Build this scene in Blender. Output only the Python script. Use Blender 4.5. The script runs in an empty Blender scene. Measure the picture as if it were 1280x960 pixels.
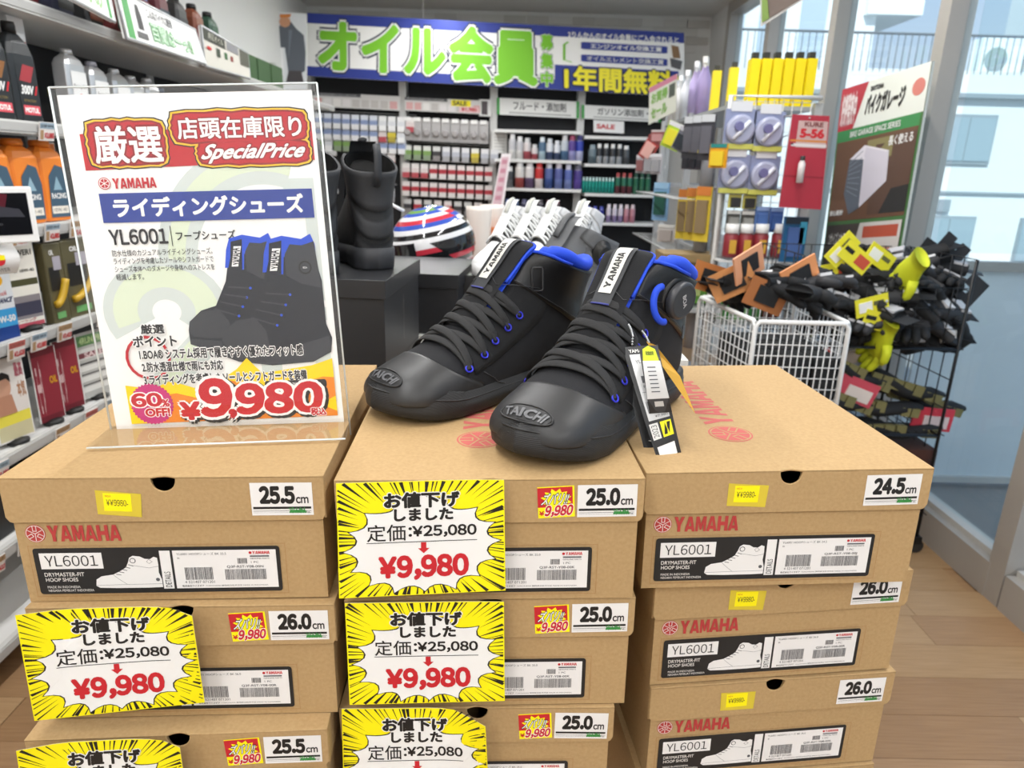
import bpy, bmesh, math, random
from mathutils import Matrix, Vector
R = math.radians
C = bpy.context.scene.collection
SC = bpy.context.scene

# ------------------------------------------------------------------ camera
EYE = Vector((0, 0, 1.40)); FPX = 870.0
PITCH, YAW, ROLL = R(17.2), R(0.5), R(1.5)
fwd = Vector((math.sin(YAW)*math.cos(PITCH), math.cos(YAW)*math.cos(PITCH), -math.sin(PITCH)))
rt0 = Vector((math.cos(YAW), -math.sin(YAW), 0)); up0 = rt0.cross(fwd)
rt = rt0*math.cos(ROLL) + up0*math.sin(ROLL); up = up0*math.cos(ROLL) - rt0*math.sin(ROLL)
cd = bpy.data.cameras.new('camera'); cam = bpy.data.objects.new('camera', cd); C.objects.link(cam)
cd.sensor_width = 36; cd.lens = 36*FPX/1280; cd.clip_start = 0.02; cd.clip_end = 200
mt = Matrix((rt, up, -fwd)).transposed().to_4x4(); mt.translation = EYE; cam.matrix_world = mt
cd.dof.use_dof = True; cd.dof.focus_distance = 0.74; cd.dof.aperture_fstop = cd.lens/3.0
SC.camera = cam

# ------------------------------------------------------------------ world, sun, lights, exposure
w = bpy.data.worlds.new('sky'); SC.world = w; w.use_nodes = True
nt = w.node_tree; bg = nt.nodes['Background']; bg.inputs[1].default_value = 1.0
_t = nt.nodes.new('ShaderNodeTexCoord'); _s = nt.nodes.new('ShaderNodeSeparateXYZ'); _r = nt.nodes.new('ShaderNodeValToRGB'); nt.links.new(_t.outputs['Generated'], _s.inputs[0]); nt.links.new(_s.outputs['Z'], _r.inputs[0]); nt.links.new(_r.outputs[0], bg.inputs[0])
_r.color_ramp.elements[0].color = (.78, .88, .98, 1); _r.color_ramp.elements[0].position = 0; _r.color_ramp.elements[1].color = (.40, .63, .98, 1); _r.color_ramp.elements[1].position = .35
sd = bpy.data.lights.new('sun', 'SUN'); sd.energy = 4.6; sd.angle = R(0.6); sd.color = (1, .98, .95)
so = bpy.data.objects.new('sun', sd); C.objects.link(so); so.rotation_euler = Vector((-.35, -.75, .72)).to_track_quat('Z', 'Y').to_euler()
def area(x, y, z, sx, sy, e, rot=(0, 0, 0), col=(1, .995, .985)):
    l = bpy.data.lights.new('ceiling_lamp', 'AREA'); l.shape = 'RECTANGLE'; l.size = sx; l.size_y = sy; l.energy = e; l.color = col
    o = bpy.data.objects.new('ceiling_lamp', l); C.objects.link(o); o.location = (x, y, z); o.rotation_euler = rot; return o
LAMPS = [(-.55, .35), (-.55, 2.0), (-.55, 3.7), (-.55, 5.4), (.9, .9), (.9, 2.6), (.9, 4.3), (.2, -1.4), (-1.0, -1.2), (1.2, -1.0)]
CEIL = 2.70
for lx, ly_ in LAMPS: area(lx, ly_, CEIL-.062, .035, 1.2, 17)
vs = SC.view_settings; vs.view_transform = 'Standard'; vs.look = 'None'; vs.gamma = 1; vs.use_curve_mapping = False; vs.exposure = 0.02

# ------------------------------------------------------------------ helpers
def at(px, py, Y):      # world point seen at a pixel, on the plane y = Y
    d = fwd + rt*((px-640)/FPX) + up*((480-py)/FPX); return EYE + d*(Y/d.y)
def atx(px, py, X):     # the same on the plane x = X
    d = fwd + rt*((px-640)/FPX) + up*((480-py)/FPX); return EYE + d*(X/d.x)
TILT = Matrix.Translation((0, .6, 1.11)) @ Matrix.Rotation(-R(1.9), 4, 'Y') @ Matrix.Translation((0, -.6, -1.11))   # the display leans a little
TI = TILT.inverted()
def lat(px, py, Y):
    e = TI @ EYE; d = TI.to_3x3() @ (fwd + rt*((px-640)/FPX) + up*((480-py)/FPX)); return e + d*((Y-e.y)/d.y)
def lin(v):
    v /= 255; return v/12.92 if v <= .04045 else ((v+.055)/1.055)**2.4
def rgb(h): return (lin(int(h[0:2], 16)), lin(int(h[2:4], 16)), lin(int(h[4:6], 16)), 1)
MC = {}
def mat(h, rough=.5, metal=0, bump=None, emit=0, mottle=None, alpha=1, spec=.5, coat=0):
    """h hex colour; bump (scale, strength[, stretch]); mottle (scale, hex, amount)"""
    k = (h, rough, metal, bump, emit, mottle, alpha, spec, coat)
    if k in MC: return MC[k]
    m = bpy.data.materials.new('paint_'+h); m.use_nodes = True; n = m.node_tree; b = n.nodes['Principled BSDF']
    b.inputs['Base Color'].default_value = rgb(h); b.inputs['Roughness'].default_value = rough; b.inputs['Metallic'].default_value = metal
    b.inputs['Specular IOR Level'].default_value = spec; b.inputs['Coat Weight'].default_value = coat; b.inputs['Alpha'].default_value = alpha
    if emit: b.inputs['Emission Color'].default_value = rgb(h); b.inputs['Emission Strength'].default_value = emit
    tc = None
    def noise(sc, st=(1, 1, 1), det=3):
        nonlocal tc
        tc = tc or n.nodes.new('ShaderNodeTexCoord')
        mp = n.nodes.new('ShaderNodeMapping'); mp.inputs['Scale'].default_value = st; n.links.new(tc.outputs['Object'], mp.inputs[0])
        t = n.nodes.new('ShaderNodeTexNoise'); t.inputs['Scale'].default_value = sc; t.inputs['Detail'].default_value = det
        n.links.new(mp.outputs[0], t.inputs['Vector']); return t.outputs['Fac']
    if mottle:
        f = noise(mottle[0], mottle[3] if len(mottle) > 3 else (1, 1, 1)); r = n.nodes.new('ShaderNodeValToRGB'); n.links.new(f, r.inputs[0])
        r.color_ramp.elements[0].position = .5-mottle[2]; r.color_ramp.elements[1].position = .5+mottle[2]
        r.color_ramp.elements[0].color = rgb(h); r.color_ramp.elements[1].color = rgb(mottle[1]); n.links.new(r.outputs[0], b.inputs['Base Color'])
    if bump:
        f = noise(bump[0], bump[2] if len(bump) > 2 else (1, 1, 1)); bp = n.nodes.new('ShaderNodeBump'); bp.inputs['Strength'].default_value = bump[1]
        bp.inputs['Distance'].default_value = .001; n.links.new(f, bp.inputs['Height']); n.links.new(bp.outputs[0], b.inputs['Normal'])
    MC[k] = m; return m
def glass(name, tint=(1, 1, 1, 1), gl=.06, rough=0):
    m = bpy.data.materials.new(name); m.use_nodes = True; n = m.node_tree; n.nodes.clear()
    o = n.nodes.new('ShaderNodeOutputMaterial'); mx = n.nodes.new('ShaderNodeMixShader'); t = n.nodes.new('ShaderNodeBsdfTransparent'); g = n.nodes.new('ShaderNodeBsdfGlossy')
    lw = n.nodes.new('ShaderNodeLayerWeight'); lw.inputs[0].default_value = .5; pw = n.nodes.new('ShaderNodeMath'); pw.operation = 'POWER'; pw.inputs[1].default_value = 5
    ge = n.nodes.new('ShaderNodeNewGeometry'); ma = n.nodes.new('ShaderNodeMath'); ma.operation = 'MULTIPLY_ADD'; ma.inputs[1].default_value = .7; ma.inputs[2].default_value = gl
    sb = n.nodes.new('ShaderNodeMath'); sb.operation = 'SUBTRACT'; sb.inputs[0].default_value = 1; ad = n.nodes.new('ShaderNodeMath'); ad.operation = 'MULTIPLY'
    t.inputs[0].default_value = tint; g.inputs['Roughness'].default_value = rough
    n.links.new(lw.outputs['Facing'], pw.inputs[0]); n.links.new(pw.outputs[0], ma.inputs[0]); n.links.new(ge.outputs['Backfacing'], sb.inputs[1]); n.links.new(ma.outputs[0], ad.inputs[0]); n.links.new(sb.outputs[0], ad.inputs[1]); n.links.new(ad.outputs[0], mx.inputs[0]); n.links.new(t.outputs[0], mx.inputs[1]); n.links.new(g.outputs[0], mx.inputs[2]); n.links.new(mx.outputs[0], o.inputs[0])
    return m
CARD = mat('bc9d6f', .8, mottle=(260, 'ab8b5e', .35), bump=(420, .25, (1, 4, 4)))
WHITE = mat('f2f2f0', .5); BLACK = mat('161616', .5); RED = mat('c8202c', .5); YEL = mat('fff000', .5)
STEEL = mat('c4c6c8', .35, .3); WSHELF = mat('e6e6e4', .4); DARKP = mat('2a2a2c', .7); CLEAR = glass('clear_acrylic'); FILM = glass('clear_film', (.97, .97, .97, 1), .1, .08)

class MB:
    def __init__(s): s.v = []; s.f = []; s.m = []; s.mats = []; s.sm = []
    def mi(s, m):
        if m not in s.mats: s.mats.append(m)
        return s.mats.index(m)
    def add(s, vs, fs, m, M=None, smooth=False):
        o = len(s.v); i = s.mi(m)
        s.v += [tuple(M @ Vector(v)) if M else tuple(v) for v in vs]
        s.f += [tuple(o+k for k in f) for f in fs]; s.m += [i]*len(fs); s.sm += [smooth]*len(fs); return s
    def box(s, c, d, m, M=None, rz=0, taper=1):
        x, y, z = d[0]/2, d[1]/2, d[2]/2; t = taper
        vs = [(-x, -y, -z), (x, -y, -z), (x, y, -z), (-x, y, -z), (-x*t, -y*t, z), (x*t, -y*t, z), (x*t, y*t, z), (-x*t, y*t, z)]
        T = Matrix.Translation(c) @ Matrix.Rotation(rz, 4, 'Z')
        return s.add(vs, [(0, 3, 2, 1), (4, 5, 6, 7), (0, 1, 5, 4), (1, 2, 6, 5), (2, 3, 7, 6), (3, 0, 4, 7)], m, (M @ T) if M else T)
    def lathe(s, prof, m, M=None, n=16, sx=1, sy=1, smooth=True):   # prof [(r,z)], m one material or a list per band
        vs = []; fs = []
        for r, z in prof:
            for k in range(n):
                a = 2*math.pi*k/n; vs.append((r*math.cos(a)*sx, r*math.sin(a)*sy, z))
        L = len(prof); bands = []
        for i in range(L-1):
            b = [(i*n+k, i*n+(k+1) % n, (i+1)*n+(k+1) % n, (i+1)*n+k) for k in range(n)]; bands.append(b)
        for i, b in enumerate(bands):
            mm = m[min(i, len(m)-1)] if isinstance(m, (list, tuple)) else m
            o = len(s.v) if i == 0 else o
            if i == 0: s.v += [tuple(M @ Vector(v)) if M else v for v in vs]
            s.f += [tuple(o+q for q in f) for f in b]; s.m += [s.mi(mm)]*n; s.sm += [smooth]*n
        m0 = m[0] if isinstance(m, (list, tuple)) else m; m1 = m[-1] if isinstance(m, (list, tuple)) else m
        s.f.append(tuple(o+k for k in reversed(range(n)))); s.m.append(s.mi(m0)); s.sm.append(False)
        s.f.append(tuple(o+(L-1)*n+k for k in range(n))); s.m.append(s.mi(m1)); s.sm.append(False)
        return s
    def tube(s, pts, r, m, n=6, closed=False, flat=1, smooth=True):
        pts = [Vector(p) for p in pts]; N = len(pts); vs = []; prev = None
        for i, p in enumerate(pts):
            a = pts[(i-1) % N] if closed or i else p; b = pts[(i+1) % N] if closed or i < N-1 else p
            t = (b-a).normalized()
            if prev is None: nr = t.cross(Vector((0, 0, 1))); nr = nr if nr.length > .05 else t.cross(Vector((0, 1, 0)))
            else: nr = prev - t*prev.dot(t)
            nr.normalize(); prev = nr; bn = t.cross(nr); rr = r[i] if isinstance(r, (list, tuple)) else r
            for k in range(n):
                q = 2*math.pi*(k+.5)/n; vs.append(p + nr*(rr*math.cos(q)) + bn*(rr*flat*math.sin(q)))
        fs = []
        for i in range(N if closed else N-1):
            j = (i+1) % N
            for k in range(n): fs.append((i*n+k, i*n+(k+1) % n, j*n+(k+1) % n, j*n+k))
        if not closed: fs.append(tuple(reversed(range(n)))); fs.append(tuple((N-1)*n+k for k in range(n)))
        return s.add(vs, fs, m, smooth=smooth)
    def prism(s, pts, t, m, M=None, m2=None):   # outline in xy extruded along z by t (centred)
        n = len(pts); vs = [(x, y, t/2) for x, y in pts]+[(x, y, -t/2) for x, y in pts]
        s.add(vs, [tuple(range(n)), tuple(reversed(range(n, 2*n)))], m, M); o = len(s.v)-2*n; i = s.mi(m2 or m)
        for k in range(n): s.f.append((o+k, o+n+k, o+n+(k+1) % n, o+(k+1) % n)); s.m.append(i); s.sm.append(False)
        return s
    def mesh(s, name):
        me = bpy.data.meshes.new(name); me.from_pydata(s.v, [], s.f)
        for m in s.mats: me.materials.append(m)
        me.polygons.foreach_set('material_index', s.m); me.polygons.foreach_set('use_smooth', s.sm); me.update(); return me
    def build(s, name, parent=None, bevel=0, seg=2): return obj(name, s.mesh(name), parent, bevel, seg)
def obj(name, me, parent=None, bevel=0, seg=2):
    o = bpy.data.objects.new(name, me); C.objects.link(o); o.parent = parent
    if bevel:
        b = o.modifiers.new('soft_edge', 'BEVEL'); b.width = bevel; b.segments = seg; b.limit_method = 'ANGLE'; b.angle_limit = R(40)
    return o
def tag(o, label=None, cat=None, group=None, kind=None):
    if label: o['label'] = label
    if cat: o['category'] = cat
    if group: o['group'] = group
    if kind: o['kind'] = kind
    return o
def empty(name, label, cat, M=None, group=None):
    o = bpy.data.objects.new(name, None); o.empty_display_size = .05; C.objects.link(o)
    if M is not None: o.matrix_world = M
    return tag(o, label, cat, group)
KIDS = {}
def kids(o): return [c for c in bpy.data.objects if c.parent == o]
def dup(root, M, label, group=None, tree=None):
    tree = tree or [(c, kids(c)) for c in kids(root)]
    r = root.copy(); C.objects.link(r); r.matrix_world = M; r['label'] = label
    if group: r['group'] = group
    for c, g in tree:
        k = c.copy(); C.objects.link(k); k.parent = r
        for q in g: z = q.copy(); C.objects.link(z); z.parent = k
    return r
def struct(mb, name, **k): return tag(mb.build(name, **k), kind='structure')
def TR(x, y, z, rz=0, s=1): return Matrix.Translation((x, y, z)) @ Matrix.Rotation(rz, 4, 'Z') @ Matrix.Scale(s, 4)

# flat print: lettering and shapes laid in thin layers on a surface
TX = {}
def glyphs(body, off, sp):
    k = (body, off, sp)
    if k not in TX:
        c = bpy.data.curves.new('lettering', 'FONT'); c.body = body; c.size = 1; c.resolution_u = 3; c.space_character = sp; c.fill_mode = 'FRONT'
        o = bpy.data.objects.new('lettering', c); C.objects.link(o)
        dg = bpy.context.evaluated_depsgraph_get(); me = bpy.data.meshes.new_from_object(o.evaluated_get(dg))
        vs = [(v.co.x, v.co.y) for v in me.vertices]; fs = [tuple(p.vertices) for p in me.polygons]
        fs = [f if me.polygons[i].normal.z > 0 else f[::-1] for i, f in enumerate(fs)]
        bpy.data.objects.remove(o); bpy.data.meshes.remove(me); bpy.data.curves.remove(c); TX[k] = (vs, fs)
    return TX[k]
FWM = {'¥': '￥', ',': '，', '.': '．', '%': '％', '!': '！', ':': '：'}
def packed(body):        # upright sans numerals set tight, one glyph after the other
    k = ('fw', body)
    if k not in TX:
        V, F, x = [], [], 0
        for ch in body:
            c2 = FWM.get(ch, chr(ord(ch)+0xFEE0) if ch.isascii() and ch.isalnum() else ch); v, f = glyphs(c2, 0, 1)
            if not v: x += .3; continue
            a, b = min(p[0] for p in v), max(p[0] for p in v); g = .085; x += .05*(ch in ',.:'); o = len(V)
            V += [(p[0]-a+x, p[1]) for p in v]; F += [tuple(o+q for q in t) for t in f]; x += b-a+g
        TX[k] = (V, F)
    return TX[k]
YAM = {'Y': [[(0, 1), (.32, 1), (.5, .64), (.68, 1), (1, 1), (.65, .42), (.65, 0), (.35, 0), (.35, .42)]],
       'A': [[(0, 0), (.28, 0), (.5, .74), (.5, 1), (.33, 1)], [(1, 0), (.67, 1), (.5, 1), (.5, .74), (.72, 0)], [(.32, .16), (.68, .16), (.62, .36), (.38, .36)]],
       'M': [[(0, 0), (0, 1), (.3, 1), (.5, .5), (.7, 1), (1, 1), (1, 0), (.76, 0), (.76, .58), (.58, .1), (.42, .1), (.24, .58), (.24, 0)][::-1]],
       'H': [[(0, 0), (.31, 0), (.31, 1), (0, 1)], [(.69, 0), (1, 0), (1, 1), (.69, 1)], [(.31, .38), (.69, .38), (.69, .62), (.31, .62)]]}
class Print:
    def __init__(s, dz=.00012): s.L = 1; s.items = []; s.dz = dz
    def up(s): s.L += 1; return s
    def poly(s, pts, m, L=None): s.items.append(([tuple(p) for p in pts], [tuple(range(len(pts)))], m, s.L if L is None else L)); return s
    def rect(s, x0, y0, x1, y1, m, L=None, r=0):
        if not r: return s.poly([(x0, y0), (x1, y0), (x1, y1), (x0, y1)], m, L)
        p = []
        for cx, cy, a0 in ((x1-r, y0+r, -90), (x1-r, y1-r, 0), (x0+r, y1-r, 90), (x0+r, y0+r, 180)):
            for k in range(4): a = R(a0+30*k); p.append((cx+r*math.cos(a), cy+r*math.sin(a)))
        return s.poly(p, m, L)
    def disc(s, x, y, r, m, L=None, n=24, ry=None, teeth=0):
        return s.poly([(x+(r*(1-teeth*(k % 2)))*math.cos(2*math.pi*k/n), y+((ry or r)*(1-teeth*(k % 2)))*math.sin(2*math.pi*k/n)) for k in range(n)], m, L)
    def line(s, pts, w_, m, L=None):
        for a, b in zip(pts, pts[1:]):
            d = Vector((b[0]-a[0], b[1]-a[1])); 
            if d.length < 1e-9: continue
            d.normalize(); q = Vector((-d.y, d.x))*w_/2; e = d*w_*.3
            s.poly([(a[0]+q.x-e.x, a[1]+q.y-e.y), (a[0]-q.x-e.x, a[1]-q.y-e.y), (b[0]-q.x+e.x, b[1]-q.y+e.y), (b[0]+q.x+e.x, b[1]+q.y+e.y)], m, L)
        return s
    def yam(s, x0, y0, x1, y1, m, rot=0):       # block capitals
        for i, ch in enumerate('YAMAHA'):
            for pts in YAM[ch]:
                q = [((i*1.06+x)/6.3, y) for x, y in pts]
                if rot: q = [(1-y, x) for x, y in q]
                s.poly([(x0+a*(x1-x0), y0+b*(y1-y0)) for a, b in q], m)
        return s
    def text(s, body, x0, y0, x1, y1, m, off=0, L=None, base=None, rot=0, shear=0, sp=1, fw=0):
        """lettering fitted to the box x0..x1, y0..y1; base = offset whose bounds set the fit (for outlines); rot 90 runs upwards"""
        gv, gf = packed(body) if fw else glyphs(body, 0, sp)
        if not gv: return s
        bo = off if base is None else base; vs, fs = [], []
        ax, bx = min(v[0] for v in gv)-bo, max(v[0] for v in gv)+bo; ay, by = min(v[1] for v in gv)-bo, max(v[1] for v in gv)+bo
        single = []; n_ = 0 if not off else (4 if off < .03 else 8)
        for k in range(max(1, n_)):
            dx, dy = (off*math.cos(2*math.pi*(k+.5)/n_), off*math.sin(2*math.pi*(k+.5)/n_)) if n_ else (0, 0)
            single.append([(x+dx, y+dy) for x, y in gv])
        for k, vs in enumerate(single):
          out = []
          for x, y in vs:
            u, v = (x-ax)/(bx-ax), (y-ay)/(by-ay); u = u + shear*(v-.5)
            if rot: u, v = 1-v, u
            out.append((x0+u*(x1-x0), y0+v*(y1-y0)))
          s.items.append((out, gf, m, (s.L if L is None else L)+.06*k))
        return s
    def mesh(s, name, fn, dice=None, lift=0):
        """fn maps (x, y) to (point, normal) or to a point when a Matrix is given"""
        bm = bmesh.new(); mats = []
        for ii, (vs, fs, m, L) in enumerate(s.items):
            L += .012*(ii % 36)
            if m not in mats: mats.append(m)
            b = [bm.verts.new((v[0], v[1], L*s.dz+lift)) for v in vs]
            for f in fs:
                try: q = bm.faces.new([b[k] for k in f]); q.material_index = mats.index(m)
                except ValueError: pass
        if dice:
            for ax, vals in dice:
                for c in vals:
                    bmesh.ops.bisect_plane(bm, geom=bm.verts[:]+bm.edges[:]+bm.faces[:], plane_co=(c, 0, 0) if ax == 0 else (0, c, 0), plane_no=(1, 0, 0) if ax == 0 else (0, 1, 0))
        for v in bm.verts:
            if isinstance(fn, Matrix): v.co = fn @ v.co
            else: p, n_ = fn(v.co.x, v.co.y); v.co = Vector(p) + Vector(n_)*v.co.z
        me = bpy.data.meshes.new(name); bm.to_mesh(me); bm.free()
        for m in mats: me.materials.append(m)
        return me
    def build(s, name, parent, fn, dice=None, lift=0): return obj(name, s.mesh(name, fn, dice, lift), parent)
def quad(tl, tr, br, bl, curl=None):   # unit square onto a quadrilateral
    tl, tr, br, bl = map(Vector, (tl, tr, br, bl)); nn = (tr-tl).cross(tl-bl).normalized()
    def f(u, v):
        p = (tl*(1-u)+tr*u)*v + (bl*(1-u)+br*u)*(1-v)
        return (p + (nn*curl(u, v) if curl else nn*0), nn)
    return f
FRONT = Matrix.Rotation(R(90), 4, 'X')      # print facing the shopper (-y)
def emblem(P, x, y, r, m, mw, k=1):          # three tuning forks in a ring
    P.disc(x, y, r, m, n=28); P.up(); P.disc(x, y, r*.93, mw, n=28); P.up(); P.disc(x, y, r*.86, m, n=28); P.up()
    for a in (90, 210, 330):
        c, s_ = math.cos(R(a)), math.sin(R(a))
        for o in (-.17, .17): P.line([(x+r*(.3*c-o*s_), y+r*(.3*s_+o*c)), (x+r*(.84*c-o*s_), y+r*(.84*s_+o*c))], r*.07, mw)
        P.line([(x+r*(.3*c+.17*s_), y+r*(.3*s_-.17*c)), (x+r*(.3*c-.17*s_), y+r*(.3*s_+.17*c))], r*.07, mw)
        P.line([(x, y), (x-r*.8*c, y-r*.8*s_)], r*.07, mw)
    P.up()

# ------------------------------------------------------------------ the shop: floor, walls, ceiling, window front
YB = 6.72; XL = -1.80; XR = 1.72
FLM = mat('a98763', .42, mottle=(3, '947250', .35, (1, 14, 1)), bump=(40, .08, (1, 12, 1)))
FL = [mat(h, .38, mottle=(7, h2, .3, (1, 22, 1)), bump=(60, .08, (1, 14, 1))) for h, h2 in (('a98763', '8f6e4e'), ('9f7d5a', '886746'), ('b08f6b', '96764f'), ('a68460', '8d6c4a'), ('b4946f', '9c7c58'))]
WALL = mat('e4e4e2', .8); FRAME = mat('a8a39c', .45, .1); FRAMEL = mat('c6c3bd', .4, .1); CEILM = mat('d9d9d6', .85)
mb = MB(); mb.box((-.04, 2.4, -.055), (3.52, 8.8, .1), FLM); floor = struct(mb, 'floor')
rf = random.Random(8); pm = {}
for j in range(19):
    y = .35+j*.15; x = -1.78 - rf.random()*.8
    while x < XR-.02:
        x1 = min(x+.9, XR-.012); x0 = max(x, XL+.01)
        if x1-x0 > .05 and (x1 > .35 or x0 < -.55):
            L_ = round(x1-x0, 2); i = rf.randrange(5)
            if (L_, i) not in pm: pm[L_, i] = MB().box((0, 0, 0), (L_-.0015, .1485, .006), FL[i]).mesh('plank')
            o = obj('plank', pm[L_, i], floor); o.location = (x0+L_/2, y+.075, -.0028)
        x += .9
WB = mat('d9d8d4', .9, bump=(60, .6), mottle=(9, 'c4c2bd', .3))
wb = MB().box((-.04, YB+.05, 1.35), (3.64, .1, 2.8), WALL); wb = struct(wb, 'wall_back')
rb_ = random.Random(2); bm_ = [MB().box((0, 0, 0), (.195, .012, .062), mat(h, .9, bump=(80, .7))).mesh('brick') for h in ('d8d7d3', 'cfcdc8', 'e0dfdc', 'c6c4bf')]
for j in range(4):                                             # pale split-face brick band above the displays
    for i in range(17):
        o = obj('brick', rb_.choice(bm_), wb); o.location = (-1.70+i*.2+(j % 2)*.1, YB-.006-rb_.random()*.006, 2.44+j*.066)
struct(MB().box((XL-.05, 2.4, 1.35), (.1, 8.8, 2.8), WALL), 'wall_left')
struct(MB().box((-.04, -2.05, 1.35), (3.64, .1, 2.8), WALL), 'wall_rear')
struct(MB().box((-.04, 2.4, CEIL+.05), (3.64, 8.9, .1), CEILM), 'ceiling')
TUBE = mat('ffffff', .5, emit=6)
for i, (lx, yy) in enumerate(LAMPS):
    r = empty('ceiling_light', '%s white tube light on the ceiling' % 'first second third fourth fifth sixth seventh eighth ninth tenth'.split()[i], 'ceiling light', Matrix.Translation((lx, yy, CEIL)), 'tube lights in rows on the ceiling')
    MB().box((0, 0, -.015), (.10, 1.25, .03), WALL).build('housing', r, .004)
    m = MB(); m.tube([(0, -.6, -.043), (0, .6, -.043)], .013, TUBE, 8); m.build('tube', r)
# window front on the right: posts, rails, panes
PY = [-1.0, .05, 1.06, 2.09, 3.06, 4.12, 5.18, 6.15]; PANE = glass('window_glass', (.93, .97, .97, 1), .05); FROST = bpy.data.materials.new('frosted_film'); FROST.use_nodes = True
b = FROST.node_tree.nodes['Principled BSDF']; b.inputs['Base Color'].default_value = rgb('e8eef0'); b.inputs['Roughness'].default_value = .6; b.inputs['Transmission Weight'].default_value = .3
tn = 0
for y in PY:
    tn += 1; m = MB(); m.box((XR+.02, y+.01, 1.35), (.075, .08, 2.7), FRAME); m.box((XR+.075, y+.01, 1.35), (.035, .05, 2.7), FRAMEL); o = struct(m, 'trim_%d' % tn)
struct(MB().box((XR+.05, (YB+6.15)/2+.02, 1.35), (.1, YB-6.17, 2.7), WALL), 'wall_right')
for i in range(len(PY)-1):
    a, b_ = PY[i]+.04, PY[i+1]-.04; c, L_ = (a+b_)/2, b_-a; w0 = MB().box((XR+.05, c, 1.38), (.008, L_, 2.5), PANE); w_ = struct(w0, 'window_%d' % (i+1))
    MB().box((XR+.04, c, .065), (.12, L_, .13), FRAME).build('kick_rail', w_); MB().box((XR+.04, c, .14), (.05, L_, .02), FRAMEL).build('bead', w_); MB().box((XR+.04, c, 2.655), (.12, L_, .09), FRAME).build('head_rail', w_)
struct(MB().box((XR+.05, -1.55, 1.35), (.1, .95, 2.7), WALL), 'wall_right_rear')
# glazed porch beyond, frosted below the rail
m = MB().box((3.2, 3.06, .55), (2.7, .012, 1.0), FROST); pw = struct(m, 'window_8'); MB().box((3.2, 3.06, .035), (2.7, .05, .03), FRAMEL).build('sill', pw); MB().box((3.2, 3.05, 1.045), (2.7, .045, .04), FRAME).build('rail', pw)
MB().box((3.2, 3.06, 1.85), (2.7, .008, 1.5), PANE).build('upper_pane', pw)
struct(MB().box((3.9, 7.0, -.06), (4.3, 22, .1), mat('8f8b88', .8, bump=(30, .2))), 'pavement'); struct(MB().box((16, 5, -.10), (20, 40, .1), mat('8c8d8e', .9)), 'street')

# ------------------------------------------------------------------ buildings across the street
FAC = mat('e9edec', .85); FACG = mat('98a2a8', .8); WGL = mat('a3b4bc', .25, .05); BAR = mat('6d747a', .6); PINKF = mat('d8b4bb', .8); BLF = mat('b6c6d2', .6)
bl = empty('office_building', 'white building across the street with square windows and a roof railing', 'building', Matrix.Translation((10, 12.3, 0)))
MB().box((1.5, 1.5, 1.55), (16.5, 3, 3.1), FAC).build('wall', bl)
wm = MB().box((0, 0, 0), (.92, .06, .78), FACG).mesh('window'); pn = MB().box((0, -.035, 0), (.42, .02, .68), WGL).mesh('pane')
for k in range(4):
    for j, z in ((0, 2.05), (1, .42)):
        x = -2.45+k*1.75; 
        if j and k: x -= .05
        o = obj('window', wm, bl); o.location = (x, -.02, z)
        for s in (-.22, .22): p_ = obj('pane', pn, o); p_.location = (s, 0, 0)
MB().box((1.5, -.06, 2.72), (16.5, .12, .07), FACG).build('ledge', bl); MB().box((1.5, -.04, 1.2), (16.5, .03, .03), FACG).build('joint', bl)
MB().box((-2.6, -.05, .98), (.2, .04, .2), FACG).build('vent', bl)
rl = MB(); [rl.tube([(-6.7+k*.11, 0, 3.05), (-6.7+k*.11, 0, 3.62)], .008, BAR, 4) for k in range(150)]; o = rl.build('railing_bars', bl); tag(o, kind='stuff')
MB().tube([(-6.7, 0, 3.62), (9.7, 0, 3.62)], .02, BAR, 5).build('railing_top', bl)
b2 = empty('upper_block', 'white stepped block behind the roof railing, beside the blue sky', 'building', Matrix.Translation((7.35, 17, 0)))
MB().box((-1.4, 2, 3.6), (4.0, 4, 7.2), FAC).build('wall', b2); MB().box((.9, 1.8, 5.6), (1.2, 4, 1.6), FAC).build('overhang', b2)
for k in range(3): MB().box((-2.6+k*.9, -.03, 4.6), (.55, .06, 1.6), BLF).build('window', b2)
b3 = empty('glass_block', 'block with bluish window bands beyond the railing on the right', 'building', Matrix.Translation((14.4, 17, 0)))
MB().box((.6, 2, 3.3), (3.2, 4, 6.6), FAC).build('wall', b3)
for z in (4.2, 5.3, 6.2): MB().box((.2, -.03, z), (2.0, .06, .7), BLF).build('window', b3)
b4 = empty('pink_block', 'pale pink block at the right edge above the railing', 'building', Matrix.Translation((16.9, 16, 0))); MB().box((1.2, 1.5, 2.6), (2.4, 3, 5.2), PINKF).build('wall', b4); MB().box((.5, -.03, 4.2), (.7, .06, .8), BLF).build('window', b4)
ac = empty('rooftop_unit', 'small white air conditioning unit behind the roof railing', 'air conditioner', Matrix.Translation((8.6, 13.6, 3.101))); MB().box((0, 0, .35), (.75, .35, .7), FAC).build('casing', ac); m = MB(); m.lathe([(.20, 0), (.20, .02)], FACG, Matrix.Translation((-.1, -.175, .35)) @ FRONT, 16); m.build('fan_grille', ac)

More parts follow.
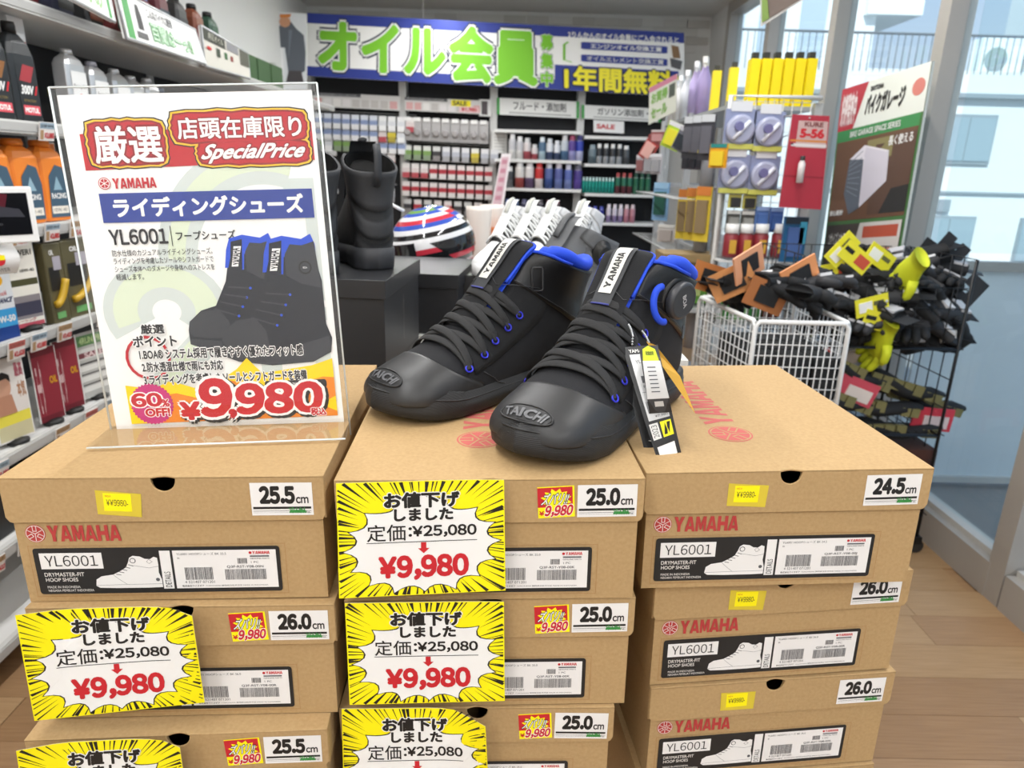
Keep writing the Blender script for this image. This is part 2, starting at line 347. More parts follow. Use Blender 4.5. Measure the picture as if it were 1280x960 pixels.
# ------------------------------------------------------------------ kraft shoe boxes
BW, BD, BH, LH = .292, .385, .135, .047
REDT = mat('c0605a', .8); REDP = mat('b53a38', .7); BROWNL = mat('a06a3a', .7); LBL = mat('1d1d1e', .55); PAPER = mat('eceae8', .55); INKW = mat('e6e2dc', .6); GREYI = mat('55565a', .6)
def body_panels(w_, d_, h_, t, lid, notch=.0118, nd=.016):
    """open carton (base opens upwards, lid downwards) with a thumb notch in the front; y from 0 back to d_"""
    mb = MB(); x = w_/2
    def wall(pts, M): mb.prism(pts, t, CARD, M)
    arc = [(notch*math.cos(a), -nd*math.sin(a)*1.0) for a in [math.pi*k/10 for k in range(11)]]
    arc = [(px, h_+min(0, py)) for px, py in arc]
    fr = [(-x, 0), (x, 0), (x, h_)] + arc + [(-x, h_)]
    if lid: pass
    wall(fr, Matrix.Translation((0, t/2, 0)) @ FRONT)
    wall([(-x, 0), (x, 0), (x, h_), (-x, h_)], Matrix.Translation((0, d_-t/2, 0)) @ FRONT)
    for s in (-1, 1): mb.box((s*(x-t/2), d_/2, h_/2), (t, d_-2*t, h_), CARD)
    if not lid: mb.box((0, d_/2, t/2), (w_-2*t, d_-2*t, t), CARD)
    return mb
base_mb = body_panels(BW, BD, BH-.003, .0022, False, .0125, .018)
lid_w, lid_d = BW+.008, BD+.008
def lid_mb():
    mb = MB(); x = lid_w/2; t = .0022
    arc = [(.0115*math.cos(math.pi*k/10), LH-.015*math.sin(math.pi*k/10)**.8) for k in range(11)]; arc[0] = (.0115, LH); arc[-1] = (-.0115, LH)
    c = .006
    fr = [(-x, c), (-x+.003, .001), (-x+c, 0), (x-c, 0), (x-.003, .001), (x, c), (x, LH)] + arc + [(-x, LH)]
    mb.prism(fr, t, CARD, Matrix.Translation((0, t/2, 0)) @ FRONT)
    mb.prism([(-x, 0), (x, 0), (x, LH), (-x, LH)], t, CARD, Matrix.Translation((0, lid_d-t/2, 0)) @ FRONT)
    for s in (-1, 1):
        mb.box((s*(x-t/2), lid_d/2+.0006, LH/2), (t, lid_d-2*t-.0014, LH-.001), CARD)     # side flap, a hair inside the seam
        mb.box((s*(x-.0075), .0032, LH/2), (.011, .0018, LH-.004), CARD)
    # top sheet with the notch bite
    b = [(-.0115, -.0)] ; n = 8
    top = [(-x, 0), (-.0115, 0)] + [(-.0115+.023*k/n, .0035*math.sin(math.pi*k/n)) for k in range(1, n)] + [(.0115, 0), (x, 0), (x, lid_d), (-x, lid_d)]
    mb.prism(top, t, CARD, Matrix.Translation((0, 0, LH-t/2+.0002)))
    return mb
base_me = base_mb.mesh('box_base'); lid_me = lid_mb().mesh('box_lid')
NX = lambda u: (u-.5)*BW
def label_print(size, code):
    P = Print(); H_ = BH-LH; V = lambda v: v*H_
    emblem(P, NX(.062), V(.86), .0095, REDP, INKW)
    P.yam(NX(.102), V(.765), NX(.336), V(.96), REDP)
    for a, b in (((.03, .07), (.867, .07)), ((.867, .07), (.867, .71)), ((.867, .71), (.03, .71)), ((.03, .71), (.03, .07))):
        P.line([(NX(a[0]), V(a[1])), (NX(b[0]), V(b[1]))], .0003, BROWNL)
    P.rect(NX(.042), V(.1), NX(.848), V(.68), LBL, r=.003); P.up()
    P.rect(NX(.06), V(.42), NX(.262), V(.62), PAPER); P.rect(NX(.45), V(.15), NX(.485), V(.635), PAPER); P.rect(NX(.493), V(.15), NX(.835), V(.635), PAPER)
    shoe = [(.228, .20), (.232, .28), (.25, .32), (.29, .34), (.315, .385), (.335, .43), (.345, .50), (.35, .55), (.362, .575), (.385, .565), (.40, .535), (.417, .53), (.43, .56), (.441, .545), (.442, .46), (.44, .36), (.447, .27), (.447, .17), (.40, .165), (.30, .165), (.24, .172)]
    P.poly([(NX(a), V(b)) for a, b in shoe], PAPER); 
    P.text('DRYMASTER-FIT', NX(.066), V(.325), NX(.195), V(.375), INKW, off=.01); P.text('HOOP SHOES', NX(.067), V(.26), NX(.172), V(.308), INKW, off=.01)
    P.text('MADE IN INDONESIA', NX(.068), V(.175), NX(.175), V(.205), INKW); P.text('NEGARA PEMBUAT INDONESIA', NX(.069), V(.13), NX(.218), V(.16), INKW)
    P.up()
    P.line([(NX(.23), V(.205)), (NX(.30), V(.21)), (NX(.446), V(.215))], .0003, GREYI); P.line([(NX(.29), V(.335)), (NX(.31), V(.27)), (NX(.33), V(.215))], .0003, GREYI)
    P.line([(NX(.345), V(.46)), (NX(.38), V(.44)), (NX(.41), V(.42)), (NX(.441), V(.44))], .0003, GREYI)
    for k in range(5): P.line([(NX(.30+.011*k), V(.345+.03*k)), (NX(.315+.011*k), V(.335+.028*k))], .0007, GREYI)
    P.disc(NX(.36), V(.515), .003, GREYI, n=14); P.disc(NX(.434), V(.27), .002, GREYI, n=10); P.up(); P.disc(NX(.36), V(.515), .0022, PAPER, n=14)
    P.line([(NX(.405), V(.5)), (NX(.413), V(.475)), (NX(.424), V(.5)), (NX(.413), V(.53)), (NX(.405), V(.5))], .0003, GREYI)
    P.text('YL6001', NX(.076), V(.455), NX(.246), V(.59), BLACK, fw=1)
    P.text('DETAILS', NX(.458), V(.17), NX(.478), V(.37), BLACK, rot=90)
    P.text('YL6001 HOOPシューズ BK '+size, NX(.506), V(.575), NX(.67), V(.61), GREYI); P.text('BK', NX(.508), V(.53), NX(.516), V(.55), GREYI)
    P.disc(NX(.75), V(.598), .0015, RED, n=12); P.yam(NX(.757), V(.58), NX(.815), V(.618), RED); P.rect(NX(.748), V(.545), NX(.812), V(.562), GREYI); P.text('GENUINE PARTS', NX(.748), V(.515), NX(.812), V(.533), GREYI)
    P.text('Q3F-RST-Y08-'+code, NX(.668), V(.402), NX(.79), V(.438), GREYI, off=.01)
    rnd = random.Random(5)
    for x0, x1, y0, y1 in ((.527, .62, .26, .42), (.66, .797, .255, .39), (.705, .737, .46, .53)):
        x = x0
        while x < x1: q = rnd.choice((.0008, .0014, .002)); P.rect(NX(x), V(y0), NX(min(x+q, x1)), V(y1), GREYI); x += q + rnd.choice((.0009, .0013, .0018))
    P.text('1 PC', NX(.75), V(.465), NX(.775), V(.49), GREYI); P.text('4 521407 071201', NX(.523), V(.215), NX(.622), V(.248), GREYI)
    P.text('株式会社ワイズギア', NX(.512), V(.168), NX(.585), V(.195), BLACK, off=.01); P.text('YOKOHAMA 静岡県浜松市中区 MADE IN INDONESIA', NX(.59), V(.172), NX(.80), V(.192), GREYI)
    return P.mesh('box_print', FRONT)
GREENL = mat('3f9a4a', .5); GREEND = mat('1d5a2c', .5); GOLDY = mat('f0e040', .5); TAPE = mat('d9c23c', .3)
LXX = lambda u: (u-.5)*lid_w
def size_sticker(size):
    P = Print(.0001); a, b, c, d = 0, 0, .0585, .0345
    P.rect(a, b, c, d, PAPER); P.up(); P.text(size, .0085, .0125, .0415, .0308, BLACK, off=.07, base=.045, fw=1); P.text('cm', .0425, .0125, .0545, .0195, BLACK, off=.035, fw=1)
    P.rect(.0015, .0068, .0565, .0092, BLACK); P.rect(.0015, .0045, .0565, .0049, BLACK); P.rect(.0015, .0028, .0565, .003, GREYI)
    P.up(); P.rect(.036, .0025, .051, .0058, GREENL, r=.001); P.text('2りんかん', .0355, .0025, .052, .0085, GREEND, off=.05, base=0); P.up(); P.text('2りんかん', .0355, .0025, .052, .0085, GREENL, off=.01, base=0)
    P.text('株', .0525, .0022, .0555, .004, GREYI)
    return P.mesh('size_sticker', FRONT)
def price_sticker():
    P = Print(.0001); P.poly([(0, .001), (.0405, -.0005), (.0415, .024), (-.0005, .0262)], TAPE); P.up(); P.rect(.0065, .005, .032, .0235, YEL); P.up()
    P.text('NO.4', .0085, .0195, .0135, .0215, RED); P.text('¥¥9980-', .009, .0105, .0290, .0172, mat('3a3a20', .6), off=.01, fw=1); return P.mesh('price_sticker', FRONT)
def deal_sticker():
    P = Print(.0001); s = .036; P.rect(0, 0, s, .0335, YEL); P.up(); P.rect(0, .0115, s*.95, .0325, RED); P.up()
    pts = []
    for k in range(24):
        a = 2*math.pi*k/24; r = 1 if k % 2 else .72; pts.append((s*.5+.0155*r*math.cos(a), .019+.0125*r*math.sin(a)))
    P.poly(pts, YEL); P.rect(.02, .0005, s, .014, YEL); P.up(); P.text('ズバリ!!', .005, .0145, .030, .0265, BLACK, off=.09, base=0, shear=.15); P.up(); P.text('ズバリ!!', .005, .0145, .030, .0265, WHITE, off=.02, base=0, shear=.15)
    P.text('9,980', .007, .001, .034, .0135, WHITE, off=.1, base=.03, shear=.1, fw=1); P.up(); P.text('9,980', .007, .001, .034, .0135, RED, off=.05, base=.03, shear=.1, fw=1); P.text('¥', .001, .003, .006, .008, RED, off=.03)
    return P.mesh('deal_sticker', FRONT)
PRM, DLM = price_sticker(), deal_sticker(); LBM, SZM = {}, {}
codes = {'25.5': '00N', '26.0': '00R', '25.0': '00K', '24.5': '00J'}
def shoe_box(cx, fy, z0, rz, size, label, kind, lidshift=0, nolabel=False):
    r = empty('shoe_box', label, 'box', TILT @ TR(cx, fy, z0, rz), 'kraft shoe boxes in the three front stacks')
    obj('base', base_me, r)
    l = obj('lid', lid_me, r, .0006, 1); l.location = (lidshift, -.004, BH-LH+.001)
    if size not in LBM: LBM[size] = label_print(size, codes[size]); SZM[size] = size_sticker(size)
    o = obj('end_label', LBM[size], r); o.location = (0, -.0003, 0)
    o = obj('size_sticker', SZM[size], l); o.location = (LXX(.767 if kind == 'price' else .782), -.0003, .006); o.rotation_euler = (0, R(random.uniform(-1.2, 1.2)), 0)
    if kind == 'price': o = obj('price_sticker', PRM, l); o.location = (LXX(.286), -.0003, .008); o.rotation_euler = (0, R(random.uniform(-2, 4)), 0)
    else: o = obj('deal_sticker', DLM, l); o.location = (LXX(.655), -.0003, .005); o.rotation_euler = (0, R(-3), 0)
    return r
random.seed(3)
# (x, y, z of the front top edge's middle, yaw, lean), lining up with the stacks' own small skews
BX = {'R1': (0.2923, 0.6531, 1.1140, 0.0520, 0.0190), 'R2': (0.3160, 0.6771, 0.9755, 0.1038, 0.0170), 'R3': (0.3230, 0.6781, 0.8370, 0.1065, 0.0145), 'R4': (0.3217, 0.6779, 0.6990, 0.1065, 0.0135),
      'M1': (-0.0127, 0.6160, 1.1140, 0.0337, 0.0165), 'M2': (-0.0107, 0.6223, 0.9763, 0.0263, 0.0180), 'M3': (-0.0232, 0.6228, 0.8387, 0.0167, 0.0160),
      'L1': (-0.3227, 0.6054, 1.1138, 0.0539, 0.0070), 'L2': (-0.3178, 0.5995, 0.9763, 0.0537, 0.0020), 'L3': (-0.3274, 0.5776, 0.8388, 0.0700, 0.0040)}
def frame(k):
    x, y, z, yaw, ln = BX[k]; return Matrix.Translation((x, y, z)) @ Matrix.Rotation(-ln, 4, 'Y') @ Matrix.Rotation(yaw, 4, 'Z')
def shoe_box(k, size, kind, label):
    r = empty('shoe_box', label, 'box', frame(k) @ Matrix.Translation((0, 0, -BH-.001)), 'kraft shoe boxes in the three front stacks')
    obj('base', base_me, r); l = obj('lid', lid_me, r, .0006, 1); l.location = (0, -.004, BH-LH+.001)
    if size not in LBM: LBM[size] = label_print(size, codes[size]); SZM[size] = size_sticker(size)
    o = obj('end_label', LBM[size], r); o.location = (0, -.0003, 0)
    o = obj('size_sticker', SZM[size], l); o.location = (LXX(.767 if kind == 'price' else .782), -.0003, .006); o.rotation_euler = (0, R(random.uniform(-1.2, 1.2)), 0)
    if kind == 'price': o = obj('price_sticker', PRM, l); o.location = (LXX(.286), -.0003, .008); o.rotation_euler = (0, R(random.uniform(-2, 4)), 0)
    else: o = obj('deal_sticker', DLM, l); o.location = (LXX(.655), -.0003, .005); o.rotation_euler = (0, R(-3), 0)
    if k in ('R1', 'M1'):
        P = Print(.0001); P.yam(-.072, -.019, .105, .019, REDT); emblem(P, -.103, 0, .025, REDT, CARD)
        P.build('lid_print', l, Matrix.Translation(((-.027 if k == 'R1' else -.012), .206, LH+.0003)) @ Matrix.Rotation(R(90), 4, 'Z'))
    return r
for a in (('R1', '24.5', 'price', 'kraft shoe box marked 24.5 on top of the right-hand stack'),
          ('R2', '26.0', 'price', 'kraft shoe box marked 26.0 directly under the 24.5 box, yellow price sticker'),
          ('R3', '26.0', 'price', 'kraft shoe box marked 26.0, third from the top of the right-hand stack'),
          ('R4', '26.0', 'price', 'lowest kraft shoe box of the right-hand stack, only a lid corner showing'),
          ('M1', '25.0', 'deal', 'kraft shoe box marked 25.0 on top of the middle stack, boots on it'),
          ('M2', '25.0', 'deal', 'kraft shoe box marked 25.0, second down in the middle stack'),
          ('M3', '25.0', 'deal', 'lowest kraft shoe box marked 25.0 in the middle stack'),
          ('L1', '25.5', 'price', 'kraft shoe box marked 25.5 carrying the clear poster stand'),
          ('L2', '26.0', 'deal', 'kraft shoe box marked 26.0 in the left-hand stack, second down'),
          ('L3', '25.5', 'deal', 'lowest kraft shoe box of the left-hand stack, marked 25.5')): shoe_box(*a)

# price cards: thin curling paper taped over the box fronts
ORL = mat('b8ac00', .6)
def price_card(pix, Ys, label, curl=None, cut=0):
    r_ = random.Random(len(label)); q = quad(*[at(x, y, Y) for (x, y), Y in zip(pix, Ys)], curl=curl)
    w_, h_ = 1190, 830; u = lambda x: x/w_; v = lambda y: 1-y/h_; P = Print(.00012)
    edge = [(0, 0), (1, 0), (1, 1-cut*.45), (1-cut, 1), (0, 1)] if cut else [(0, 0), (1, 0), (1, 1), (0, 1)]
    P.poly(edge, YEL); P.up()
    for k in range(84):                                   # speed lines
        a = 2*math.pi*k/84 + r_.uniform(-.03, .03); c, s_ = math.cos(a), math.sin(a)
        T = min(.5/abs(c) if abs(c) > 1e-6 else 9, .5/abs(s_) if abs(s_) > 1e-6 else 9)*.985; i = r_.uniform(.62, .8)*T; wd = r_.choice((.004, .006, .012))
        if cut and c > 0 and s_ > 0: T = min(T, (1-.5*cut-.02)*.5/(.5*(c+s_))*1.0)
        P.poly([(.5+c*i, .5+s_*i), (.5+c*T-s_*wd, .5+s_*T+c*wd), (.5+c*T+s_*wd, .5+s_*T-c*wd)] if abs(c*T) < .485 or abs(s_*T) < .485 else [(.5+c*i, .5+s_*i), (.5+c*T*.97-s_*wd, .5+s_*T*.97+c*wd), (.5+c*T*.97+s_*wd, .5+s_*T*.97-c*wd)], BLACK)
    P.up()
    sp = [(190, 210), (70, 345), (25, 490), (80, 640), (210, 750), (390, 830), (615, 812), (840, 805), (1015, 710), (1130, 580), (1175, 438), (1130, 300), (1005, 190), (835, 200), (760, 120), (600, 85), (450, 120), (375, 205)]
    sp = [(min(max(x, 20), 1172), min(y, 815)) for x, y in sp]
    def burst(k):
        out = []
        for i, (x, y) in enumerate(sp):
            x2, y2 = sp[(i+1) % len(sp)]; cx, cy = 600, 460; mx, my = (x+x2)/2, (y+y2)/2; g = .26 if i < 12 else .06
            mx += (cx-mx)*g*2*.55; my += (cy-my)*g*2*.55
            for t in (0, .2, .4, .6, .8):
                X = (1-t)**2*x+2*t*(1-t)*mx+t*t*x2; Y = (1-t)**2*y+2*t*(1-t)*my+t*t*y2; out.append((cx+(X-cx)*k, cy+(Y-cy)*k))
        return [(u(x), v(y)) for x, y in out]
    P.poly(burst(1.0), BLACK); P.up(); P.poly(burst(.975), WHITE); P.up()
    for t, x0, y0, x1, y1 in (('お値下げ', 335, 75, 872, 186), ('しました', 405, 190, 825, 278)):
        P.text(t, u(x0), v(y1), u(x1), v(y0), WHITE, off=.11, base=.04); P.up(); P.text(t, u(x0), v(y1), u(x1), v(y0), BLACK, off=.05, base=.04)
    P.text('定価', u(210), v(420), u(485), v(298), BLACK, off=.008); P.text(':¥25,080', u(505), v(402), u(990), v(312), BLACK, off=.035, fw=1); P.rect(u(205), v(432), u(992), v(427), BLACK)
    P.poly([(u(592), v(435)), (u(592), v(478)), (u(570), v(478)), (u(611), v(516)), (u(652), v(478)), (u(630), v(478)), (u(630), v(435))][::1], RED)
    P.text('¥9,980', u(285), v(715), u(932), v(525), RED, off=.055, fw=1)
    d = [(0, [.1*k for k in range(1, 10)]), (1, [.2, .4, .6, .8])]
    me = P.mesh('price_card', q, d); o = obj('price_card', me)
    b = MB(); ed = edge                                     # the paper itself, a hair behind its print
    n = 10; g = []
    for i in range(n+1):
        for j in range(n+1):
            U, V_ = i/n, j/n
            if cut: V_ = min(V_, 1 if U <= 1-cut else 1-(U-1+cut)*.45)
            p, nn = q(U, V_); g.append(p - nn*.0004)
    b.add(g, [(i*(n+1)+j, (i+1)*(n+1)+j, (i+1)*(n+1)+j+1, i*(n+1)+j+1) for i in range(n) for j in range(n)], WHITE)
    sh = b.build('paper', o); tag(o, label, 'price card', 'yellow price cards on the boxes'); return o
def bend(a, b): return lambda u_, v_: a*max(0, u_-.6)**2*max(0, v_)*1.0 + b*max(0, .25-u_)*v_
price_card([(420, 604), (630, 598), (632, 738), (424, 748)], [.597, .602, .600, .597], 'yellow burst price card covering the front of the top 25.0 box', bend(.02, 0))
price_card([(431, 754), (630, 751), (631, 876), (437, 881)], [.602, .605, .605, .602], 'yellow burst price card on the second box of the middle stack', bend(.01, 0))
price_card([(427, 886), (607, 884), (612, 1004), (430, 1010)], [.606, .604, .604, .606], 'curling yellow price card at the foot of the middle stack', bend(.09, 0), cut=.22)
price_card([(25, 763), (243, 756), (256, 878), (43, 901)], [.570, .580, .580, .570], 'yellow price card on the 26.0 box of the left-hand stack', bend(.05, .03), cut=.14)
price_card([(26, 931), (228, 920), (240, 1040), (40, 1062)], [.548, .556, .556, .548], 'yellow price card at the lower left, cut off by the frame', bend(.05, .03), cut=.12)

# ------------------------------------------------------------------ the pair of boots
def cr(P, t):
    i = int(min(max(math.floor(t), 0), len(P)-2)); f = t-i; g = lambda k: P[min(max(k, 0), len(P)-1)]
    a, b, c, d = g(i-1), g(i), g(i+1), g(i+2)
    return tuple(.5*((2*b_)+(-a_+c_)*f+(2*a_-5*b_+4*c_-d_)*f*f+(-a_+3*b_-3*c_+d_)*f**3) for a_, b_, c_, d_ in zip(a, b, c, d))
# Bx, Bz, Tx, Tz, half width, height of the widest point, lower squareness
ST = [(.333, .028, .334, .034, .014, .4, 1), (.328, .020, .327, .047, .036, .38, .8), (.316, .017, .314, .057, .049, .34, .62), (.296, .016, .294, .065, .057, .3, .5),
      (.270, .015, .272, .074, .059, .28, .45), (.243, .015, .250, .083, .060, .28, .45), (.212, .015, .230, .095, .058, .28, .45), (.178, .015, .211, .109, .054, .3, .5),
      (.142, .015, .195, .124, .050, .33, .55), (.104, .016, .181, .138, .047, .36, .65), (.064, .017, .169, .150, .045, .4, .6), (.030, .020, .159, .160, .045, .45, .5),
      (.010, .032, .150, .169, .045, .5, .5), (.003, .060, .142, .177, .045, .5, .7), (.006, .092, .135, .184, .046, .5, 1), (.007, .118, .129, .190, .049, .5, 1),
      (.002, .142, .123, .194, .053, .5, 1), (-.006, .162, .117, .197, .056, .5, 1)]
UM = len(ST)-1
def surf(u, ph):
    bx, bz, tx, tz, w_, hc, sq = cr(ST, u); c, s_ = math.cos(ph), math.sin(ph)
    if c >= 0: h = hc*(1-abs(c)**max(sq, .35)); 
    else: h = hc+(1-hc)*abs(c)**1.05
    y = w_*math.copysign(abs(s_)**.82, s_)
    return Vector((bx+(tx-bx)*h, y, bz+(tz-bz)*h))
def snorm(u, ph):
    e = .02; a = surf(min(u+e, UM), ph)-surf(max(u-e, 0), ph); b = surf(u, ph+e)-surf(u, ph-e); n = b.cross(a)
    c = surf(u, ph); bx, bz, tx, tz = cr(ST, u)[:4]; o = c-Vector(((bx+tx)/2, 0, (bz+tz)/2))
    if n.length < 1e-12: n = o
    n.normalize(); return n if n.dot(o) > 0 else -n
def sp(u, ph, off=0): return surf(u, ph)+snorm(u, ph)*off
def find(x, z, side, off=0):
    best = None
    for i in range(4, UM*6):
        for j in range(4, 60):
            ph = math.pi*j/60*side; p = surf(i/6, ph); d = (p.x-x)**2+(p.z-z)**2
            if (best is None or d < best[0]): best = (d, i/6, ph)
    return best[1], best[2]
def grid(fn, na, nb, m, close=False, mb=None, smooth=True):
    mb = mb or MB(); vs = [fn(i/na, j/nb) for i in range(na+1) for j in range(nb+(0 if close else 1))]; W_ = nb+(0 if close else 1)
    fs = [(i*W_+j, i*W_+(j+1) % W_, (i+1)*W_+(j+1) % W_, (i+1)*W_+j) for i in range(na) for j in range(nb)]
    return mb.add(vs, fs, m, smooth=smooth)
def patch(ua, ub, pa, pb, off, th, m, na=24, nb=40, mb=None):
    """a panel laid on the boot: u between ua(ph)..ub(ph), ph between pa..pb, standing off by off and rolled down at its edges"""
    def f(a, b):
        ph = pa+(pb-pa)*b; ea = min(a, 1-a)*na; eb = min(b, 1-b)*nb; k = min(1, min(ea, eb)/1.0)
        a2 = min(max((a*na-1)/(na-2), 0), 1); b2 = min(max((b*nb-1)/(nb-2), 0), 1); ph = pa+(pb-pa)*b2; u = ua(ph)+(ub(ph)-ua(ph))*a2
        return sp(u, ph, off if k >= 1 else off-th)
    return grid(f, na, nb, m, mb=mb, smooth=True)
def wave_mat(h, rough, sc, st, direction='Z'):
    m = mat(h, rough).copy(); n = m.node_tree; b = n.nodes['Principled BSDF']; tc = n.nodes.new('ShaderNodeTexCoord'); t = n.nodes.new('ShaderNodeTexWave'); t.bands_direction = direction
    t.inputs['Scale'].default_value = sc; t.inputs['Distortion'].default_value = 1.2; t.inputs['Detail Scale'].default_value = .6; bp = n.nodes.new('ShaderNodeBump'); bp.inputs['Strength'].default_value = st; bp.inputs['Distance'].default_value = .001
    n.links.new(tc.outputs['Object'], t.inputs[0]); n.links.new(t.outputs['Fac'], bp.inputs['Height']); n.links.new(bp.outputs[0], b.inputs['Normal']); return m
FAB = mat('0f1015', .85, bump=(900, .35)); FABT = mat('101114', .9, bump=(700, .4)); LEA = mat('101011', .42, bump=(500, .12)); RUB = mat('262627', .5, bump=(600, .1)); CAPM = mat('2b2b2c', .46, bump=(300, .06))
SOLE = wave_mat('1b1b1c', .55, 230, .35); HEELM = mat('2e2724', .55); BLUE = mat('1b48d0', .75, bump=(900, .5)); LACE = mat('232324', .8, bump=(900, .5, (1, 1, 1))); EYE_ = mat('3a3fd6', .3, .3); STRAP = mat('303236', .6, bump=(800, .3)); GREYD = mat('3c3d40', .4)
LBW = mat('dedcd6', .5, mottle=(500, 'c9c7c0', .2))
def hw(x):
    T = [(-.006, 0), (-.002, .022), (.008, .033), (.02, .040), (.035, .044), (.06, .046), (.10, .045), (.14, .046), (.18, .052), (.22, .060), (.26, .064), (.29, .060), (.312, .048), (.326, .032), (.334, .016), (.338, 0)]
    for (a, p), (b, q) in zip(T, T[1:]):
        if a <= x <= b: return p+(q-p)*(x-a)/(b-a)
    return 0
TC0 = [(.222, .108), (.205, .124), (.188, .139), (.172, .154), (.156, .170), (.142, .186), (.132, .198), (.121, .207), (.108, .209)]
def tcen(t): return cr(TC0, t*8)
def boot(label, M, dial):
    r = empty('riding_boot', label, 'boot', M, 'pair of black lace-up boots with blue lining')
    top = lambda ph: UM-.55*max(0, math.sin(ph)**2)*(1 if math.cos(ph) > -.6 else .6)
    grid(lambda a, b: sp(a*top(2*math.pi*b), 2*math.pi*b), 70, 56, FAB, close=True).build('upper', r)
    # lining: down the inside of the collar
    def lin_(a, b):
        ph = 2*math.pi*b; u = top(ph)-a*3.2; return sp(u, ph, -.004-.004*math.sin(min(a, .6)*math.pi/.6)) if a > 0 else sp(u, ph, 0)
    lb = grid(lin_, 8, 48, BLUE, close=True); foot = [sp(top(2*math.pi*k/32)-3.1, 2*math.pi*k/32, -.004) for k in range(32)]; lb.add(foot, [tuple(range(32))], BLACK); lb.build('lining', r)
    rim = []
    for k in range(64):
        ph = 2*math.pi*k/64; fr = math.cos(ph); rim.append(sp(top(ph), ph, -.007)+Vector((0, 0, .005+.006*math.sin(2.2*ph+.6)**2*(fr > -.6))))
    MB().tube(rim, [.0098 if math.cos(2*math.pi*k/64) > -.8 else .004 for k in range(64)], BLUE, 10, closed=True).build('padded_collar', r)
    # collar panel in smooth leather, its blue piping
    F0 = math.pi-.47
    lo = lambda ph: 12.9+1.0*math.cos(ph)*.9-.2 if True else 0
    cu = lambda ph: 12.6+.9*math.cos(ph)
    patch(cu, lambda ph: top(ph)+.0, -F0, F0, .0032, .0045, LEA, 20, 60).build('collar_panel', r)
    for s in (-1, 1):
        pts = [sp(cu(F0)+(top(F0)-cu(F0))*k/12-.6*(k == 0), s*(F0+.03), .004) for k in range(13)] + [sp(top(F0-j), s*(F0-j), .003)+Vector((0, 0, .002)) for j in (.1, .25, .45, .7, .95)]
        MB().tube(pts, .0024, BLUE, 6).build('piping', r)
        MB().tube([sp(cu(s*F0*k/20)+.25, s*F0*k/20, .0034) for k in range(21)], .0004, GREYD, 4).build('seam', r)
    # toe cap, bumper print
    cb = lambda ph: 4.1+2.0*(1-abs(math.cos(ph)))**1.4 if math.cos(ph) < 0 else 6.1
    patch(lambda ph: .0, cb, math.pi-1.75, math.pi+1.75, .0018, .0024, CAPM, 30, 48).build('toe_cap', r)
    plate = MB(); pf = lambda a, b: sp(1.55+(a-.5)*1.0, math.pi+(b-.5)*1.2*(1-.35*abs(2*a-1)**3), .0034)
    grid(pf, 8, 18, RUB, mb=plate); o = plate.build('toe_badge', r); 
    P = Print(.0004); P.text('TAICHI', .0, 0, 1, 1, mat('66676a', .4), off=.04)
    P.build('lettering', o, lambda x, y: (sp(1.55+(y-.5)*.66, math.pi-(x-.5)*.98, .0044), snorm(1.55, math.pi)), [(0, [.2, .4, .6, .8])])
    rp = [sp(1.55+.60*math.sin(a), math.pi+.66*math.cos(a), .0034) for a in [2*math.pi*k/28 for k in range(28)]]
    MB().tube(rp, .0011, RUB, 5, closed=True).build('badge_rim', r)
    # sole and bumper
    xs = [.166+.172*math.cos(2*math.pi*k/96) for k in range(96)]
    def sole(a, b):
        k = 2*math.pi*b; x = .166+.172*math.cos(k); y = hw(x)*(1 if math.sin(k) >= 0 else -1); y += .003*math.sin(math.pi*min(max(x/.3, 0), 1))*0
        cx, cy = .166, 0; toe = max(0, (x-.25)/.088); zt = .034+.021*toe**1.1+.003*max(0, (.06-x)/.06); spring = .012*toe**2
        rows = [(-.006, 0), (-.001, .0015), (.0035, .006), (.0045, .014), (.003, .024), (.002, .7), (.0015, 1), (-.012, 1.02)]
        o, z = rows[int(round(a*7))]; z = z if z < .1 else (zt*z-spring*z)
        o -= .0025*toe*(int(round(a*7)) == 5) + .019*toe*(int(round(a*7)) >= 6); L = math.hypot(x-cx, y) or 1; ex = (x-cx)/L; ey = y/L if abs(y) > 1e-6 else 0
        return Vector((x+o*ex, y+o*ey, max(0, z+spring*(1 if z > .1 else 1))))
    sm = grid(sole, 7, 96, SOLE, close=True); b0 = [sole(0, k/96) for k in range(96)]; sm.add(b0, [tuple(range(96))], RUB); sm.add([sole(1, k/96) for k in range(96)], [tuple(range(96))], RUB); sm.build('sole', r)
    MB().tube([Vector((p.x, p.y, p.z))+Vector((0, 0, .0005)) for p in [sole(5/7, k/64) for k in range(64)]], .0011, RUB, 5, closed=True).build('sole_edge', r)
    # eyestays
    for s in (-1, 1):
        patch(lambda ph: 5.6, lambda ph: 12.8, math.pi-s*.5, math.pi-s*1.25, .0018, .0026, FABT, 30, 8).build('eyestay', r)
        MB().tube([sp(6.1+(cu(0)-6)*k/10*.15-.02*k, s*(math.pi-1.3-.05*k), .0012) for k in range(12)], .0006, GREYD, 4).build('seam', r)
    # tongue
    def tong(a, b, th=.004, w0=.024, w1=.032, k=11):
        x, z = tcen(a); th += -.009*max(0, 1-a/.45); y = (b-.5)*2*(w0+(w1-w0)*a)*(1 if a < .85 else math.sqrt(max(.05, 1-((a-.85)/.16)**2*.6))); dx = -k*y*y*.9; dz = -k*y*y*.45
        return Vector((x+dx*.75+th*.7, y, z+dz+th*.6))
    tb = grid(lambda a, b: tong(a, b, .004), 24, 18, FABT); grid(lambda a, b: tong(a, b, -.004), 24, 18, BLUE, mb=tb); tb.build('tongue', r)
    ed = [tong(k/20, 0, 0) for k in range(9, 21)]+[tong(1, k/10, 0) for k in range(1, 10)]+[tong(k/20, 1, 0) for k in range(20, 8, -1)]
    MB().tube(ed, .0022, BLUE, 8).build('tongue_binding', r)
